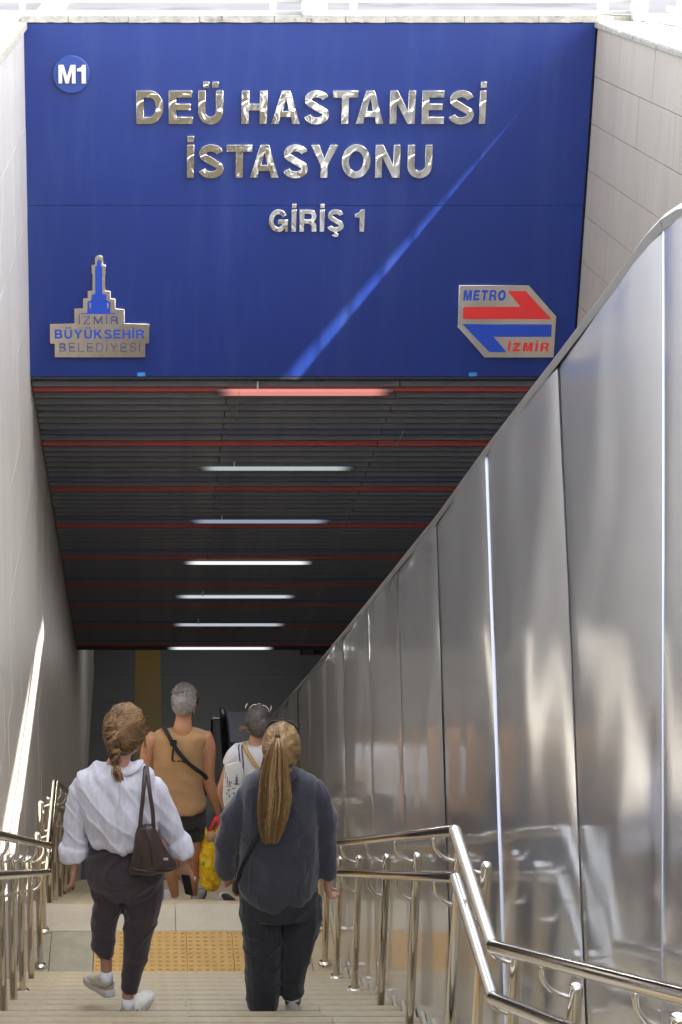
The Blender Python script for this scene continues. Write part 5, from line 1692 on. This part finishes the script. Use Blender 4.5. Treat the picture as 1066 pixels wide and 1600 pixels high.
for k in range(120):
    a = rnd.uniform(0, 6.28); rr = rnd.uniform(.012, .036)
    pth.append(([kc + Vector((rr*math.cos(a+t*.9), rnd.uniform(-.015, .01), rr*.6*math.sin(a+t*.9))) for t in range(4)], rnd.uniform(.7, 1)))
for k in range(60):
    e = F4.p(376+rnd.uniform(-3, 4), 1140+rnd.uniform(-6, 5), -.06)
    pth.append(([kc, (kc+e)/2+Vector((0, -.01, .018)), e, e+Vector((-.004, 0, -.02))], rnd.uniform(.75, 1)))
strands(pth, 'hair_knot', H_dgrey, h, 0.0024)
sunglasses(L4, .092, .118, -.03, .010, 'pale-rimmed sunglasses on the dark hair of the woman in the white T-shirt', M_whiteframe, M_lens, rh=0.02)
# her tote and canvas strap
tt = empty('tote_bag', F4.p(364, 1260, -.14))
tag(tt, 'white canvas tote bag with a grey city print, beside the white T-shirt', 'tote bag')
b = MB()
rows = [((363, 1192), 12, .012), ((366, 1205), 14.5, .02), ((364, 1225), 14.5, .03), ((362, 1245), 13.5, .03), ((360, 1258), 10, .02), ((360, 1262), 6, .012)]
b.tube(smooth_path([(tuple(F4.p(x_, y_, -.135)), F4.m(w_), d_) for (x_, y_), w_, d_ in rows], 4), 20)
fuse(b, 'tote_body', M_tote, tt, 0.006, 2, lambda v: 0.003*ridge(v, 16, 3, 9, 3))
for x1, x2 in ((374, 376), (379, 384)):
    b = MB(); b.tube(smooth_path([(tuple(F4.p(*q)), .0045, .002) for q in ((x1, 1163, -.03), (x1-1, 1170, -.10), (x1+1, 1190, -.128), (x2-4, 1210, -.135))], 3), 6); b.build('strap', M_strap, tt, smooth=True)
# print: towers, palms and boats as flat ink shapes on the canvas
pr = MB()
def ink(x0, y0, x1, y1):
    a, c_ = F4.p(x0, y0, -.170), F4.p(x1, y1, -.170)
    pr.box((min(a.x, c_.x), a.y-.0008, min(a.z, c_.z)), (max(a.x, c_.x), a.y+.0008, max(a.z, c_.z)))
for x0, y0, x1, y1 in ((368.5, 1214, 371.5, 1226), (369.3, 1210.5, 370.7, 1214), (367.8, 1219, 372.2, 1221), (366, 1224, 374, 1226), (352.5, 1206, 353.3, 1216), (355, 1214, 356, 1226), (358, 1220, 360, 1227),
                       (353, 1228, 362, 1229), (361, 1222, 363, 1224), (356, 1233, 359, 1236), (362, 1231, 368, 1232.5), (353, 1239, 356, 1240.5), (358, 1242, 360, 1246), (364, 1238, 367, 1241), (354, 1221, 357, 1222)):
    ink(x0, y0, x1, y1)
pr.build('city_print', M_print, tt)
st = empty('canvas_strap', F4.p(405, 1200, -.12))
tag(st, 'tan canvas strap running diagonally across the back of the white T-shirt', 'strap')
b = MB(); b.tube(smooth_path([(tuple(F4.p(*q)), .0155, .0025) for q in ((382, 1160, .03), (381, 1162, -.05), (386, 1174, -.105), (396, 1190, -.123), (408, 1208, -.122), (420, 1228, -.09))], 4), 8, up=Vector((1, 0, .7)))
b.build('webbing', M_tanstrap, st, smooth=True)

# ---------------- yellow shopping bag in the man's hand
yb_ = empty('shopping_bag', F3.p(328, 1388, -.02))
tag(yb_, 'bright yellow plastic shopping bag with red handles held by the man', 'shopping bag')
rows = [((333, 1302), 11, .05), ((331, 1315), 14, .07), ((328, 1335), 16, .08), ((328, 1358), 17, .08), ((329, 1376), 17, .075), ((328, 1385), 14, .06), ((327, 1389), 10, .04)]
b = MB()
b.tube(smooth_path([(tuple(F3.p(x_, y_, -.03)), F3.m(w_), d_) for (x_, y_), w_, d_ in rows], 5), 24)
b.tube([(F3.p(322, 1296, -.03), .012, .05), (F3.p(325, 1318, -.03), .03, .06)], 12)
b.tube([(F3.p(343, 1286, -.03), .012, .05), (F3.p(338, 1315, -.03), .04, .06)], 12)
fuse(b, 'bag_body', M_yellowbag, yb_, 0.006, 2, lambda v: 0.006*ridge(v, 14, 6, 9, 3)+.004*noise.noise(v*38)-.003)
for a0_, a1_, nm in ((326, 338, 'handle'), (343, 341, 'handle')):
    b = MB(); b.tube(smooth_path([(tuple(F3.p(*q)), .014, .003) for q in ((a0_, 1304, -.06), ((a0_+a1_)/2, 1290, -.06), (a1_, 1277, -.03), (341, 1273, .02))], 4), 8); b.build(nm, M_redh, yb_, smooth=True)
b = MB(); b.ball(F3.p(330, 1308, -.075), (.045, .03, .05), 12, 8); b.build('parcel', M_tan, yb_, smooth=True)
b = MB(); b.ball(F3.p(318, 1349, -.107), (.010, .003, .020), 12, 6); b.build('green_print', M_green, yb_, smooth=True)
